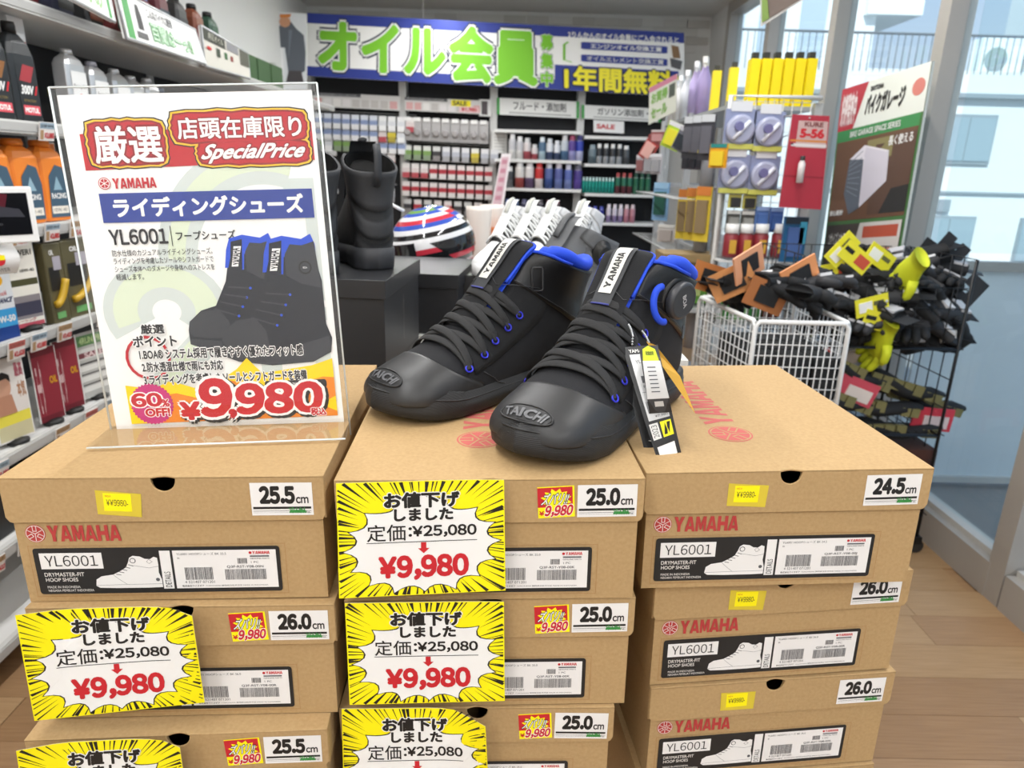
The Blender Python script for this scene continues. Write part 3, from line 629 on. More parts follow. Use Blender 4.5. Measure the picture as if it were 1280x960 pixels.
    st = grid(lambda a, b: tong(.33+.66*a, .5+(b-.5)*.44, .0075, k=9), 24, 8, STRAP); o = st.build('pull_strap', r)
    MB().tube([tong(.335, .5+(b-.5)*.42, .0085) for b in [k/6 for k in range(7)]], .0012, mat('3a3f8a', .6), 5).build('stitching', o)
    P = Print(.0003); P.rect(0, 0, 1, 1, LBW, r=.0); P.up(); P.yam(.26, .07, .76, .80, BLACK, rot=1)
    P.build('strap_label', o, lambda x, y: (tong(.42+.50*y, .5+(x-.5)*.29, .0084, k=9), (.75, 0, .6)), [(1, [.1*k for k in range(1, 10)]), (0, [.25, .5, .75])])
    # eyelets and laces
    E = [(.239, .060), (.214, .073), (.191, .087), (.167, .100), (.144, .112)]; pos = {}
    for s in (-1, 1):
        for i, (x, z) in enumerate(E):
            u, ph = find(x, z, s); pos[s, i] = (u, ph); c = sp(u, ph, .0032); n = snorm(u, ph); q = n.to_track_quat('Z', 'Y').to_matrix()
            MB().tube([c+q @ Vector((.0047*math.cos(k*math.pi/8), .0047*math.sin(k*math.pi/8), 0)) for k in range(16)], .0012, EYE_, 5, closed=True).build('eyelet', r)
    def lace(a, b, lift):
        (ua, pa), (ub, pb) = a, b; pa %= 2*math.pi; pb %= 2*math.pi; vs = []; N = 16; n = 8; prev = None; pts = []; nn = []
        for k in range(N+1):
            t = k/N; u = ua+(ub-ua)*t; ph = pa+(pb-pa)*t; bow = math.sin(math.pi*t); pts.append(sp(u, ph, (.0015 if k in (0, N) else .0045)+.003*bow*lift)); nn.append(snorm(u, ph))
        for k, p in enumerate(pts):
            t = (pts[min(k+1, N)]-pts[max(k-1, 0)]).normalized(); sd = t.cross(nn[k]).normalized(); up_ = sd.cross(t)
            for j in range(n):
                q = 2*math.pi*j/n; vs.append(p+sd*(.0056*math.cos(q))+up_*(.0014*math.sin(q)))
        return MB().add(vs, [(i*n+j, i*n+(j+1) % n, (i+1)*n+(j+1) % n, (i+1)*n+j) for i in range(N) for j in range(n)]+[tuple(range(n)), tuple(N*n+j for j in range(n))], LACE, smooth=True)
    for i in range(4):
        for s in (1, -1): lace(pos[s, i], pos[-s, i+1], .5+.9*(s == 1)).build('lace', r)
    lace(pos[1, 0], pos[-1, 0], .3).build('lace', r); lace(pos[1, 4], pos[-1, 4], 1.2).build('lace', r)
    # closing dial on the outer side, wire slot on the inner side
    u, ph = find(.083, .150, dial); n = snorm(u, ph); Q = Matrix.Translation(sp(u, ph, .003)) @ (n.to_track_quat('Z', 'Y').to_matrix().to_4x4())
    hb = MB(); hb.lathe([(.027, -.006), (.027, .0), (.0235, .002)], BLACK, Q, 28, sy=1.1); h = hb.build('dial_housing', r)
    d = MB(); d.lathe([(.0225, .002), (.0245, .004), (.0245, .010), (.0225, .0125), (.0195, .0135), (.0185, .0128)], [GREYD, GREYD, GREYD, STRAP, STRAP], Q, 36); dd = d.build('dial', r)
    P = Print(.0002); P.text('BOA', -.009, -.0035, .009, .0035, mat('b8b8ba', .4), off=.03)
    P.build('dial_lettering', dd, Q @ Matrix.Translation((0, 0, .0130)) @ Matrix.Rotation(R(-70*dial), 4, 'Z'))
    u, ph = find(.118, .146, dial); n = snorm(u, ph); Q2 = Matrix.Translation(sp(u, ph, .011)) @ (n.to_track_quat('Z', 'Y').to_matrix().to_4x4())
    lv = [Q2 @ Vector((.015*math.cos(a), .021*math.sin(a), .003*math.sin(a))) for a in [R(90-dial*-22*k*1.0) if 0 else math.pi/2+(k-6.5)*.24-(math.pi/2 if dial > 0 else -math.pi/2)*0 for k in range(14)]]
    lv = [Q2 @ Vector((-.017*math.cos(a)*1, .022*math.sin(a), 0)) for a in [R(-95+190*k/13) for k in range(14)]]
    if (Q2.inverted() @ Q.translation).x < 0: lv = [Q2 @ Vector((.017*math.cos(a), .022*math.sin(a), 0)) for a in [R(-95+190*k/13) for k in range(14)]]
    MB().tube(lv, .0034, BLUE, 8, flat=1.3).build('dial_guard', r)
    u, ph = find(.112, .160, -dial); n = snorm(u, ph); Q = Matrix.Translation(sp(u, ph, .0042)) @ (n.to_track_quat('Z', 'Y').to_matrix().to_4x4())
    pts = [Q @ Vector((x, y, 0)) for x, y in [(-.006, -.016), (.006, -.016), (.0075, -.013), (.0075, .013), (.006, .016), (-.006, .016), (-.0075, .013), (-.0075, -.013)]]
    MB().tube(pts, .0016, RUB, 6, closed=True).build('wire_slot', r)
    for s in (-1, 1):                                     # thin closing wires
        a = sp(12.9, s*(math.pi-1.0), .005); b = tong(.40, .5+s*.42, .007); c = tong(.52, .5-s*.1, .0085)
        MB().tube([a, (a+b)/2+Vector((.004, 0, .002)), b, c], .0005, GREYD, 4).build('closing_wire', r)
    if dial == 1:
        u, ph = find(.050, .100, 1); n = snorm(u, ph); Q = Matrix.Translation(sp(u, ph, .003)) @ (n.to_track_quat('Z', 'Y').to_matrix().to_4x4())
        MB().box((0, 0, 0), (.007, .018, .0016), GREYD, Q).build('side_tab', r)
    return r
def stand(heel, toe, z, ln=.0165):
    a = math.atan2(toe[1]-heel[1], toe[0]-heel[0]); return Matrix.Translation((heel[0], heel[1], z)) @ Matrix.Rotation(-ln, 4, 'Y') @ Matrix.Rotation(a, 4, 'Z') @ Matrix.Diagonal((1, 1, .925, 1))
boot('black boot in front with grey dial and hang tags, toe towards the shopper', stand((.211, .915), (.016, .648), 1.114+.2237*.0165+.0015), 1)
boot('black boot standing behind its mate, wire slot on the collar, no tags', stand((.096, .998), (-.147, .776), 1.114+.1087*.0165+.0015), -1)

# ------------------------------------------------------------------ clear stand with the poster, on the left-hand box
PHW, PHH = .240, .338
SL = frame('L1')
tl, tr, bl, br = at(71, 119, .742), at(389.5, 112.5, .772), at(147, 541.5, .722), at(430.5, 531.5, .757)
ez = 1.1165
pn_ = (br-bl).cross(tl-bl); _d = fwd + rt*((389.5-640)/FPX) + up*((480-112.5)/FPX); tr = EYE + _d*(((bl-EYE).dot(pn_))/_d.dot(pn_))
r = empty('poster_stand', 'clear acrylic stand holding the red and blue sale poster on the left-hand box', 'sign', Matrix.Translation((0, 0, 0)))
nn = (tr-tl).cross(tl-bl).normalized(); ex = (br-bl).normalized(); upv = ((tl-bl)+(tr-br)).normalized()
def slab(a, b, c, d, t, nv, m, mb=None):
    mb = mb or MB(); return mb.add([a, b, c, d]+[p+nv*t for p in (a, b, c, d)], [(0, 1, 2, 3), (7, 6, 5, 4), (0, 4, 5, 1), (1, 5, 6, 2), (2, 6, 7, 3), (3, 7, 4, 0)], m)
o1, o2 = ex*.006, upv*.007; low = upv*-.012
EDGE = mat('dfe6e6', .15)
slab(bl-o1+low, br+o1+low, tr+o1+o2, tl-o1+o2, .0015, nn, CLEAR).build('front_panel', r).location = nn*.0034
slab(bl-o1+low, br+o1+low, tr+o1+o2, tl-o1+o2, .0015, -nn, CLEAR).build('back_panel', r).location = nn*-.0022
fb, fr_ = bl-o1+low, br+o1+low; fdir = Vector((nn.x, nn.y, 0)).normalized()
def down(p, k=0): return Vector((p.x, p.y, 1.1165+(p.x+.32)*.007+k))
slab(down(fb), down(fr_), down(fr_+fdir*.062), down(fb+fdir*.062), .002, Vector((0, 0, 1)), CLEAR).build('foot', r)
e = MB(); c4 = [fb, tl-o1+o2, tr+o1+o2, fr_]
for a, b in zip(c4, c4[1:]): e.tube([a, b], .0011, CLEAR if 0 else EDGE, 5)
e.tube([down(fb+fdir*.062, .001), down(fr_+fdir*.062, .001)], .0011, EDGE, 5); e.build('polished_edge', r)
# the print, in hundredths of the sheet (u right, v down)
BLU = mat('273f96', .5); REDB = mat('c01f2c', .5); DRED = mat('8c1620', .5); GOLD = mat('f2c230', .5); PALE = mat('d3dcd8', .5); PALG = mat('dde8cf', .5); INK = mat('222226', .5); FLY = mat('ffd800', .5); FLO = mat('ef8a22', .5); PNK = mat('c8307a', .5); SHK = mat('20242e', .5); SHB = mat('1f4fd0', .5); SHG = mat('3a3d44', .5); WW = mat('f7f7f5', .5)
P = Print(.00006); A = lambda x, y: (x/100, 1-y/100)
def T(s_, x0, y0, x1, y1, m, **k): P.text(s_, x0/100, 1-y1/100, x1/100, 1-y0/100, m, **k)
def PG(pts, m): P.poly([A(*p) for p in pts], m)
PG([(0, 0), (100, 0), (100, 100), (0, 100)], WW); P.up()
def ring(cx, cy, r1, r2, a0, a1, m, k=1.0):
    n = 20; pts = [(cx+r1*math.cos(R(a0+(a1-a0)*i/n)), cy+r1*k*math.sin(R(a0+(a1-a0)*i/n))) for i in range(n+1)]+[(cx+r2*math.cos(R(a1-(a1-a0)*i/n)), cy+r2*k*math.sin(R(a1-(a1-a0)*i/n))) for i in range(n+1)]
    PG(pts, m)
ring(75, 48, 46, 30, 180, 290, PALE, .75); P.up(); ring(75, 48, 42, 35, 180, 290, PALG, .75)
ring(29, 62, 26, 6, 150, 400, PALE, .62); P.up(); ring(29, 62, 22, 12, 160, 380, PALG, .62); P.up()
PG([(10, 88), (48, 62), (58, 68), (30, 86), (56, 86), (56, 92), (10, 92)], PALE); P.up(); PG([(14, 86.5), (46, 65), (52, 68.5), (24, 86.5)], PALG); P.up()
PG([(60, 62), (97, 62), (97, 66), (60, 66)], PALE); PG([(66, 73), (97, 73), (97, 92), (90, 92), (90, 77), (75, 77), (75, 92), (66, 92)], PALE); PG([(84, 24), (97, 24), (97, 60), (92, 60), (92, 28), (84, 28)], PALE); P.up()
PG([(6, 10.5), (98.5, 8.5), (98.5, 19), (6, 20.5)], REDB); P.up()
def blob(x0, y0, x1, y1, d, m, n=34):
    pts = []
    for k in range(n):
        a = 2*math.pi*k/n; c, s_ = math.cos(a), math.sin(a); q = 1/max(abs(c), abs(s_))**.82; w_ = .6*math.sin(k*2.7)
        pts.append(((x0+x1)/2+c*q*((x1-x0)/2+d+w_*.5), (y0+y1)/2+s_*q*((y1-y0)/2+d*.7+w_*.35)))
    PG(pts, m)
for d, m in ((2.6, INK), (2.1, GOLD), (1.4, DRED), (.7, REDB)): blob(10, 8, 37.5, 18.5, d, m); blob(43, 6, 95.5, 13, d, m); blob(52, 14, 95.5, 19, d, m); P.up()
T('厳選', 10.5, 8.3, 37.5, 18.9, DRED, off=.08, base=.03); T('店頭在庫限り', 44, 6.6, 94.5, 12.6, DRED, off=.08, base=.03); T('SpecialPrice', 53, 14, 94.5, 19.4, DRED, off=.1, base=.03, shear=.12); P.up()
T('厳選', 10.5, 8.3, 37.5, 18.9, WHITE, off=.028, base=.03); T('店頭在庫限り', 44, 6.6, 94.5, 12.6, WHITE, off=.028, base=.03); T('SpecialPrice', 53, 14, 94.5, 19.4, WHITE, off=.035, base=.03, shear=.12); P.up()
# emblem and maker's name
ex0, ey0 = A(12.4, 24.2); P.disc(ex0, ey0, .024, REDB, ry=.017); P.up(); P.disc(ex0, ey0, .021, WW, ry=.0148); P.up(); P.disc(ex0, ey0, .018, REDB, ry=.0127); P.up()
for a in range(0, 360, 60): P.line([(ex0, ey0), (ex0+.017*math.cos(R(a+30)), ey0+.012*math.sin(R(a+30)))], .002, WW)
P.yam(.156, 1-.257, .328, 1-.228, REDB)
PG([(9.5, 27), (96, 27), (96, 35.3), (9.5, 35.3)], BLU); P.up(); T('ライディングシューズ', 14.2, 28.2, 92, 34, WHITE, off=.045)
T('YL6001', 10.7, 37.2, 34.2, 41.8, INK, off=.03, fw=1); PG([(35.5, 36.6), (35.8, 36.6), (35.8, 42.5), (35.5, 42.5)], INK); T('フープシューズ', 37.5, 38.2, 62, 40.9, INK, off=.02)
for k, t in enumerate(('防水仕様のカジュアルライディングシューズ。', 'ライディングを考慮したソールやシフトガードで', 'シューズ本体へのダメージや身体へのストレスを', '軽減します。')):
    T(t, 10.8, 43.2+2.35*k, 51.5 if k < 3 else 22, 45.1+2.35*k, INK, off=.004)
P.up()
# picture of the boots
def pic(dx, dy, k, fl=0):
    q = lambda pts: [(dx+x*k, dy+y*k*.72) for x, y in pts]
    PG(q([(0, 30), (1, 26), (7, 21), (14, 19), (20, 8), (23, -4), (42, -8), (45, 6), (45, 24), (47, 30), (46, 36), (38, 40), (20, 41), (6, 39), (0, 36)]), SHK); P.up()
    PG(q([(0, 30), (1, 26), (7, 21.5), (15, 20.5), (19, 26), (20, 34), (10, 34), (2, 33)]), SHG); PG(q([(0, 34), (20, 36), (46, 29), (46, 36), (38, 40), (20, 41), (6, 39), (0, 36.5)]), SHG)
    PG(q([(20.5, 2), (22, -6), (24, -11), (30, -12.5), (38, -11), (42, -13), (43.5, -9), (43.5, -4), (38, -6), (30, -4), (29, 3), (27.5, 3), (28, -5), (24, -4), (22, 2)]), SHB); P.up()
    PG(q([(30.2, 3.5), (30.5, -5), (33, -9), (38, -8.5), (43.2, -10), (44.6, 9), (36, 7)]), SHG); PG(q([(22.8, 2), (24.6, -9.6), (29.8, -10.6), (28.2, 3)]), SHK)
    PG(q([(23.6, 1.5), (25.6, -7.5), (29, -7.5), (26.6, 1.5)]), WW); P.up()
    x0, y0 = q([(24.2, .8)])[0]; x1, y1 = q([(28.3, -6.8)])[0]; T('YAMAHA', x0, y1, x1, y0, INK, off=.03, rot=90)
    for j in range(4):
        a, b = q([(13.5+2.5*j, 20.5-3.3*j), (24+2.3*j, 24-4.2*j)]); P.line([A(*a), A(*b)], .005, SHG); P.disc(*A(*b), .006, SHB, n=10, ry=.0042)
    if fl: cxy = q([(38.5, .5)])[0]; P.disc(*A(*cxy), .028, BLACK, ry=.02); P.up(); P.disc(*A(*cxy), .022, SHG, ry=.0157); P.up(); T('BOA', cxy[0]-.9, cxy[1]-.3, cxy[0]+.9, cxy[1]+.3, WW)
    P.up()
pic(37, 48, .92); pic(50.5, 49.5, 1.02, 1)
# flames
PG([(7, 84.5), (18, 86), (26, 83.5), (40, 87), (55, 80.5), (60, 77), (66, 82), (88, 80), (97.5, 78), (97.5, 96.5), (7, 97)], FLY); P.up()
PG([(9, 92), (16, 88.5), (28, 87.5), (40, 90), (52, 84), (66, 86.5), (80, 83), (97.5, 84), (97.5, 90), (97.5, 96.5), (7, 97)], FLO); P.up()
PG([(7, 93), (15, 91.5), (22, 94), (17, 96.8), (7, 97)], FLY); PG([(70, 84.5), (84, 82), (97.5, 81), (97.5, 83), (84, 85)], FLY); PG([(90, 92.5), (97.5, 90), (97.5, 95)], FLY); P.up()
PG([(54, 84.8), (54, 84.2), (97, 84.2)], FLY)
# points, red ring
ring(18.5, 76, 9.4, 8.2, 0, 360, REDB, .74); P.up()
for t, x0, y0, x1, y1, o_ in (('厳選', 17.2, 65.6, 27, 68.6, .06), ('ポイント', 13.2, 69, 31.5, 72.6, .05), ('1.BOA® システム採用で履きやすく優れたフィット感', 15, 73.2, 85, 76.6, .05), ('2.防水透湿仕様で雨にも対応', 15.3, 77.3, 49.5, 80.5, .05), ('3.ライディングを考慮したソールとシフトガードを装備', 15.2, 81.2, 85.5, 84.6, .05)):
    T(t, x0, y0, x1, y1, WW, off=.13, base=.03); P.up(); T(t, x0, y0, x1, y1, INK, off=.035, base=.03)
P.rect(.665, .128, .94, .155, INK, r=.01); P.up(); T('メーカー希望小売価格　25,080円(税込)', 68, 85.2, 91, 86.7, WW)
cx, cy = A(17, 90.7); P.disc(cx, cy, .092, PNK, n=72, ry=.067, teeth=.07); P.up()
for off, m in ((.12, WW), (.05, RED)):
    T('60', 8.4, 87.0, 21.5, 91.6, m, off=off, base=.05, fw=1); T('%', 20.8, 89.2, 24.5, 91.7, m, off=off*.8, base=.04); T('OFF!', 13.5, 92.0, 24.2, 94.8, m, off=off, base=.05); P.up()
for off, m, dx in ((.14, INK, .9), (.12, WW, 0), (.055, RED, 0)):
    T('¥', 28.3+dx, 90.2+dx*.7, 37.5+dx, 96.4+dx*.7, m, off=off, base=.06); T('9', 37+dx, 82.8+dx*.7, 52+dx, 95.8+dx*.7, m, off=off, base=.06, shear=.08, fw=1); T(',', 49+dx, 93+dx*.7, 53+dx, 96.4+dx*.7, m, off=off, base=.06)
    T('980', 52.6+dx, 84.8+dx*.7, 92+dx, 95.3+dx*.7, m, off=off, base=.06, shear=.04, fw=1); P.up()
for off, m in ((.13, WW), (.05, RED)): T('税込', 85.5, 93.6, 92.5, 96.2, m, off=off, base=.05); P.up()
P.build('poster', r, quad(tl, tr, br, bl))
slab(bl, br, tr, tl, .0004, -nn, WW).build('sheet', r).location = -nn*.0003

# ------------------------------------------------------------------ left wall shelving and its goods
GREYM = mat('c9c9c7', .45, .2); TAGW = mat('e8e4e0', .6); TAGR = mat('c26a62', .6); TAGB = mat('9fb4c4', .6); TAGK = mat('b08f6a', .7)
XS = -1.35; SZ = [.38, .62, .915, 1.21, 1.49, 1.81]
sh = empty('wall_shelving', 'long white wall shelving with dark back panels behind the poster stand', 'shelf', Matrix.Translation((XS-.22, 3.2, 0)))
def rel(mb, name, par, bevel=0): o = mb.build(name, None, bevel); o.parent = par; o.matrix_parent_inverse = par.matrix_world.inverted(); return o
bpy.context.view_layer.update()
for z in SZ+[.12]:
    m = MB(); m.box((XS-.21, 3.2, z-.012), (.40, 4.9, .02), WSHELF); m.box((XS-.008, 3.2, z-.014), (.016, 4.9, .034), mat('d2d2cf', .45)); m.box((XS+.001, 3.2, z-.014), (.004, 4.9, .022), mat('b4b4b2', .4)); rel(m, 'shelf_board', sh)
for k in range(6): rel(MB().box((XS-.43, .78+k*.968, 1.05), (.03, .05, 2.1), GREYM), 'upright', sh)
for k in range(5): rel(MB().box((XS-.425, .78+.484+k*.968, 1.02), (.008, .90, 2.0), DARKP), 'back_panel', sh)
def spot(x, y, z, rz=0): return Matrix.Translation((x, y, z)) @ Matrix.Rotation(rz, 4, 'Z')
# flat can / jug shapes: front faces +x; built around the local origin, print on +x side
SIDE = Matrix.Rotation(R(90), 4, 'Z') @ FRONT        # print facing the aisle (+x)
def jug(name, label, M, w_, d_, h_, body, cap, prn, group, capw=.28, shoulder=.68):
    r = empty(name, label, 'bottle', M, group); m = MB(); a, b = d_/2, w_/2; s = h_*shoulder
    def rg(k, z): c = .3; return [(a*k*x, b*k2*y, z) for x, y, k2 in ((1, -1+c, k), (1, 1-c, k), (1-c, 1, k), (-1+c, 1, k), (-1, 1-c, k), (-1, -1+c, k), (-1+c, -1, k), (1-c, -1, k))]
    lv = [(.93, 0), (1, .01), (1, s*.8), (.98, s), (.8, s+(h_-s)*.35), (.45, s+(h_-s)*.62), (.4, s+(h_-s)*.66)]; vs = []
    for k, z in lv: vs += rg(k, z)
    fs = [(i*8+j, i*8+(j+1) % 8, (i+1)*8+(j+1) % 8, (i+1)*8+j) for i in range(len(lv)-1) for j in range(8)]+[tuple(reversed(range(8))), tuple((len(lv)-1)*8+j for j in range(8))]
    m.add(vs, fs, body, smooth=False); m.build('body', r, .003)
    c = MB(); q = min(w_, d_)*capw; c.lathe([(q, s+(h_-s)*.64), (q, h_*.97), (q*.9, h_)], cap, n=14); c.build('cap', r)
    if prn: prn(w_, h_*shoulder).build('label', r, Matrix.Translation((d_/2+.0012, 0, 0)) @ SIDE)
    return r
def mot(txt, c1, c2):
    def f(w_, h_):
        P = Print(.0004); P.rect(-w_*.36, h_*.08, w_*.36, h_*.86, mat('1e2226', .4)); P.up(); P.poly([(-w_*.3, h_*.62), (w_*.1, h_*.6), (w_*.3, h_*.84), (-w_*.1, h_*.86)], mat(c1, .5)); P.text(txt, -w_*.28, h_*.42, w_*.16, h_*.56, WHITE, off=.04, shear=.1); P.poly([(w_*.18, h_*.42), (w_*.24, h_*.42), (w_*.33, h_*.56), (w_*.27, h_*.56)], RED)
        P.rect(-w_*.3, h_*.12, w_*.3, h_*.26, mat(c2, .5)); P.up(); P.text('MOTUL', -w_*.26, h_*.15, w_*.26, h_*.23, WHITE, off=.05); P.text('4T FACTORY', -w_*.25, h_*.31, w_*.2, h_*.35, mat('a08a50', .5)); return P
    return f
BKJ = mat('24282b', .35); z4 = SZ[4]+.001
for i, (px, tx, c1) in enumerate(((-32, '7100', '6a2a3a'), (2, '7100', '6a2a3a'), (35, '300V', '8a5a2c'), (62, '300V', 'a03038'))):
    p = atx(px, 131, XS-.055); jug('oil_bottle', ['black oil bottle mostly outside the left edge, upper shelf', 'black oil bottle with a 7100 label at the left edge', 'black 300V oil bottle, middle of the three on the upper left shelf', 'black 300V oil bottle with the red splash, beside the poster'][i],
        spot(XS-.065, 1.80+i*.118, z4, R(-8)), .098, .062, .265, BKJ, BLACK, mot(tx, c1, 'd8505c'), 'black oil bottles')
def standee(name, label, M, w_, h_, prn, cat='display card', t=.003, foot=True, group=None):
    r = empty(name, label, cat, M, group); MB().box((0, 0, h_/2+.012), (t, w_, h_), WHITE).build('card', r); 
    if foot: MB().lathe([(.028, 0), (.028, .012), (.01, .016)], BLACK, Matrix.Translation((-.0, 0, 0)), 16).build('foot', r)
    prn(w_, h_).build('print', r, Matrix.Translation((t/2+.0004, -w_/2, .012)) @ SIDE); return r
def pr_card(cols, txts, seed=1):
    def f(w_, h_):
        P = Print(.0004); g = random.Random(seed)
        for y0, y1, c in cols: P.rect(.03*w_, y0*h_, .97*w_, y1*h_, mat(c, .55))
        P.up()
        for t, x0, y0, x1, y1, c in txts: P.text(t, x0*w_, y0*h_, x1*w_, y1*h_, mat(c, .55), off=.03)
        return P
    return f
standee('shelf_card', 'narrow red and orange oil info card behind the black bottles', spot(XS-.10, 2.24, z4), .07, .28, pr_card([(.02, .28, 'ececec'), (.3, .62, 'd8743c'), (.64, .78, '9a3030'), (.8, 1, 'eeeeee')], [('オイル', .2, .42, .8, .52, 'ffffff'), ('新発売', .2, .1, .8, .2, 'c02020')]), foot=False)
SIL = mat('c8cacc', .3, .6); SILW = mat('e2e3e2', .4); LAV = mat('b8a8cc', .5)
def sl(w_, h_): 
    P = Print(.0004); P.rect(-w_*.38, h_*.1, w_*.38, h_*.9, SILW); P.up(); P.text('Racing Oil', -w_*.3, h_*.62, w_*.3, h_*.7, GREYI); P.disc(0, h_*.48, w_*.14, RED, n=12); P.text('10W-40', -w_*.28, h_*.22, w_*.28, h_*.33, GREYI, off=.02); return P
for i, (y, h_, cap) in enumerate(((2.42, .235, SIL), (2.55, .215, mat('8f8f98', .4)), (2.69, .21, SIL), (2.80, .20, SIL), (2.92, .205, mat('99a', .4) if 0 else SIL))):
    jug('silver_can', ['tall silver oil can just right of the black bottles', 'silver oil can, second along the upper shelf', 'silver oil can, third along the upper shelf', 'silver oil can, fourth along the upper shelf', 'silver oil can, last of the five in a row'][i], spot(XS-.07, y, z4, R(-6)), .092, .06, h_, SIL, cap, sl, 'silver oil cans', .3, .8)
rg_ = random.Random(4); cols = ['2a2a2e', '8a2f3a', 'd8d8d8', '3a4a6a', '6a6a6c', 'b0a890', '303438', 'c8c8c8', '7a3040']
def item_print(c, t):
    def f(w_, h_): P = Print(.0006); P.rect(-w_*.4, h_*.15, w_*.4, h_*.85, mat(c, .5)); P.up(); P.text(t, -w_*.32, h_*.45, w_*.32, h_*.62, mat('dcdcd8', .5) if c[0] in '234568' else GREYI, off=.02); return P
    return f
wd = ['YAMALUBE', 'PREMIUM', 'SPORTS', 'G3', 'S9', 'E9', '4 CYCLE', 'ULTRA']; n_ = 0
places = ['just past the silver cans', 'beyond the silver cans', 'further along the upper shelf', 'toward the back wall']
for k in range(15):
    y = 3.04+k*.155; c = cols[k % 9]; jug('oil_bottle', '%s oil bottle, number %s item from the silver cans on the upper shelf' % ({'2a2a2e': 'black', '8a2f3a': 'maroon', 'd8d8d8': 'white', '3a4a6a': 'dark blue', '6a6a6c': 'grey', 'b0a890': 'beige', '303438': 'charcoal', 'c8c8c8': 'pale grey', '7a3040': 'wine red'}[c], ['first', 'second', 'third', 'fourth', 'fifth', 'sixth', 'seventh', 'eighth', 'ninth', 'tenth', 'eleventh', 'twelfth', 'thirteenth', 'fourteenth', 'fifteenth'][k]),
        spot(XS-.08, y, z4), .10, .06, .17+rg_.random()*.05, mat(c, .4), mat(cols[(k+3) % 9], .4), item_print(cols[(k+2) % 9], wd[k % 8]), 'assorted bottles on the upper shelf', .3, .78)
# orange jugs, tablet, cards
ORJ = mat('e8842a', .4)
def orl(w_, h_):
    P = Print(.0004); P.poly([(-w_*.3, h_*.06), (w_*.36, h_*.06), (w_*.4, h_*.6), (w_*.3, h_*.86), (w_*.05, h_*.9), (-w_*.2, h_*.72)], mat('3f5a6e', .4)); P.up(); P.poly([(-w_*.1, h_*.5), (w_*.05, h_*.72), (w_*.2, h_*.5)], mat('8fb0c0', .4)); P.text('RACING', -w_*.2, h_*.36, w_*.3, h_*.45, WHITE, off=.03)
    P.rect(-w_*.25, h_*.12, w_*.32, h_*.24, mat('e9e4d8', .5)); P.up(); P.text('10W-40', -w_*.2, h_*.15, w_*.25, h_*.21, GREYI); return P
z3 = SZ[3]+.001
for i in range(5): jug('orange_jug', ['orange oil jug cut off by the left edge', 'second orange oil jug from the left edge', 'third orange oil jug, partly behind the small screen', 'orange oil jug nearest the poster stand', 'hidden end orange oil jug beside the poster'][i] if i < 4 else 'orange oil jug peeking behind the poster edge', spot(XS-.075, 1.73+i*.122, z3, R(-10)), .112, .07, .235, ORJ, ORJ, orl, 'orange oil jugs', .4, .78)
standee('shelf_card', 'orange and white info card behind the last orange jug', spot(XS-.14, 2.34, z3), .11, .22, pr_card([(.02, .55, 'ece6e0'), (.6, .74, 'd8d8d8'), (.76, .98, 'e0803a')], [('エンジン', .1, .82, .9, .92, 'ffffff'), ('¥1,980', .2, .3, .9, .45, 'b04040'), ('MADE', .1, .62, .9, .7, '303030')]), foot=False)
r = empty('video_screen', 'small white framed video screen clipped to the shelf, dark glossy picture', 'screen', spot(-1.25, 1.72, 1.215, R(-38)))
MB().box((0, 0, .045), (.012, .19, .135), WHITE).build('frame', r, .004); MB().box((.0065, 0, .048), (.002, .162, .10), mat('15161a', .12)).build('screen', r); MB().box((-.03, 0, -.01), (.06, .05, .02), GREYM).build('bracket', r)
P = Print(.0004); P.poly([(-.07, .03), (-.02, .06), (.04, .055), (.03, .02)], mat('5a1a26', .3)); P.poly([(-.05, .005), (.0, .03), (.06, .02), (.07, .0)], mat('3c3c44', .3)); P.text('POP VIDEO', -.02, -.018, .02, -.013, GREYI); P.build('picture', r, Matrix.Translation((.008, 0, .04)) @ SIDE)
# price tags clipped along the shelf edges
ORD = ['first', 'second', 'third', 'fourth', 'fifth', 'sixth', 'seventh', 'eighth', 'ninth', 'tenth', 'eleventh', 'twelfth', 'thirteenth', 'fourteenth', 'fifteenth']
pt = MB().box((0, 0, 0), (.003, .058, .052), TAGW).mesh('price_tag')
def tagprint(i):
    P = Print(.0005); P.rect(-.028, -.025, .028, .025, TAGW); P.up(); P.rect(-.028, .008, .028, .025, [TAGR, TAGB, TAGK][i % 3]); P.rect(-.026, -.022, -.014, .004, TAGK); P.up()
    P.text(['エンジンオイル', '全合成 10W-40', 'レーシング'][i % 3], -.025, .012, .022, .021, INK if 'INK' in globals() else GREYI, off=.01); P.text(['¥1,628', '¥2,980', '¥3,410'][i % 3], -.011, -.02, .026, -.002, RED, off=.05, fw=1); return P.mesh('tag_print', Matrix.Translation((.0018, 0, 0)) @ SIDE)
tp = [tagprint(i) for i in range(3)]; ti = 0
onm = {.38: 'lowest visible', .62: 'lower', .915: 'middle', 1.21: 'orange jug', 1.49: 'black bottle', 1.81: 'top'}
for z, ys in ((1.49, (1.86, 2.13, 2.42, 2.75, 3.1, 3.5, 3.9)), (1.21, (1.60, 1.74, 1.94, 2.08, 2.2, 2.32)), (.915, (1.62, 1.74, 1.845, 1.94, 2.06, 2.27)), (.62, (1.70, 1.97, 2.12, 2.24)), (.38, (1.62, 1.74, 1.9))):
    for yi, y in enumerate(ys):
        r = empty('price_tag', '%s paper price tag from the left on the %s shelf edge' % (ORD[yi], onm[z]), 'price tag', spot(XS+.010, y, z-.022, R(-6)) @ Matrix.Rotation(R(12), 4, 'Y'), 'price tags on the %s shelf edge' % onm[z]); obj('card', pt, r); obj('print', tp[ti % 3], r); ti += 1
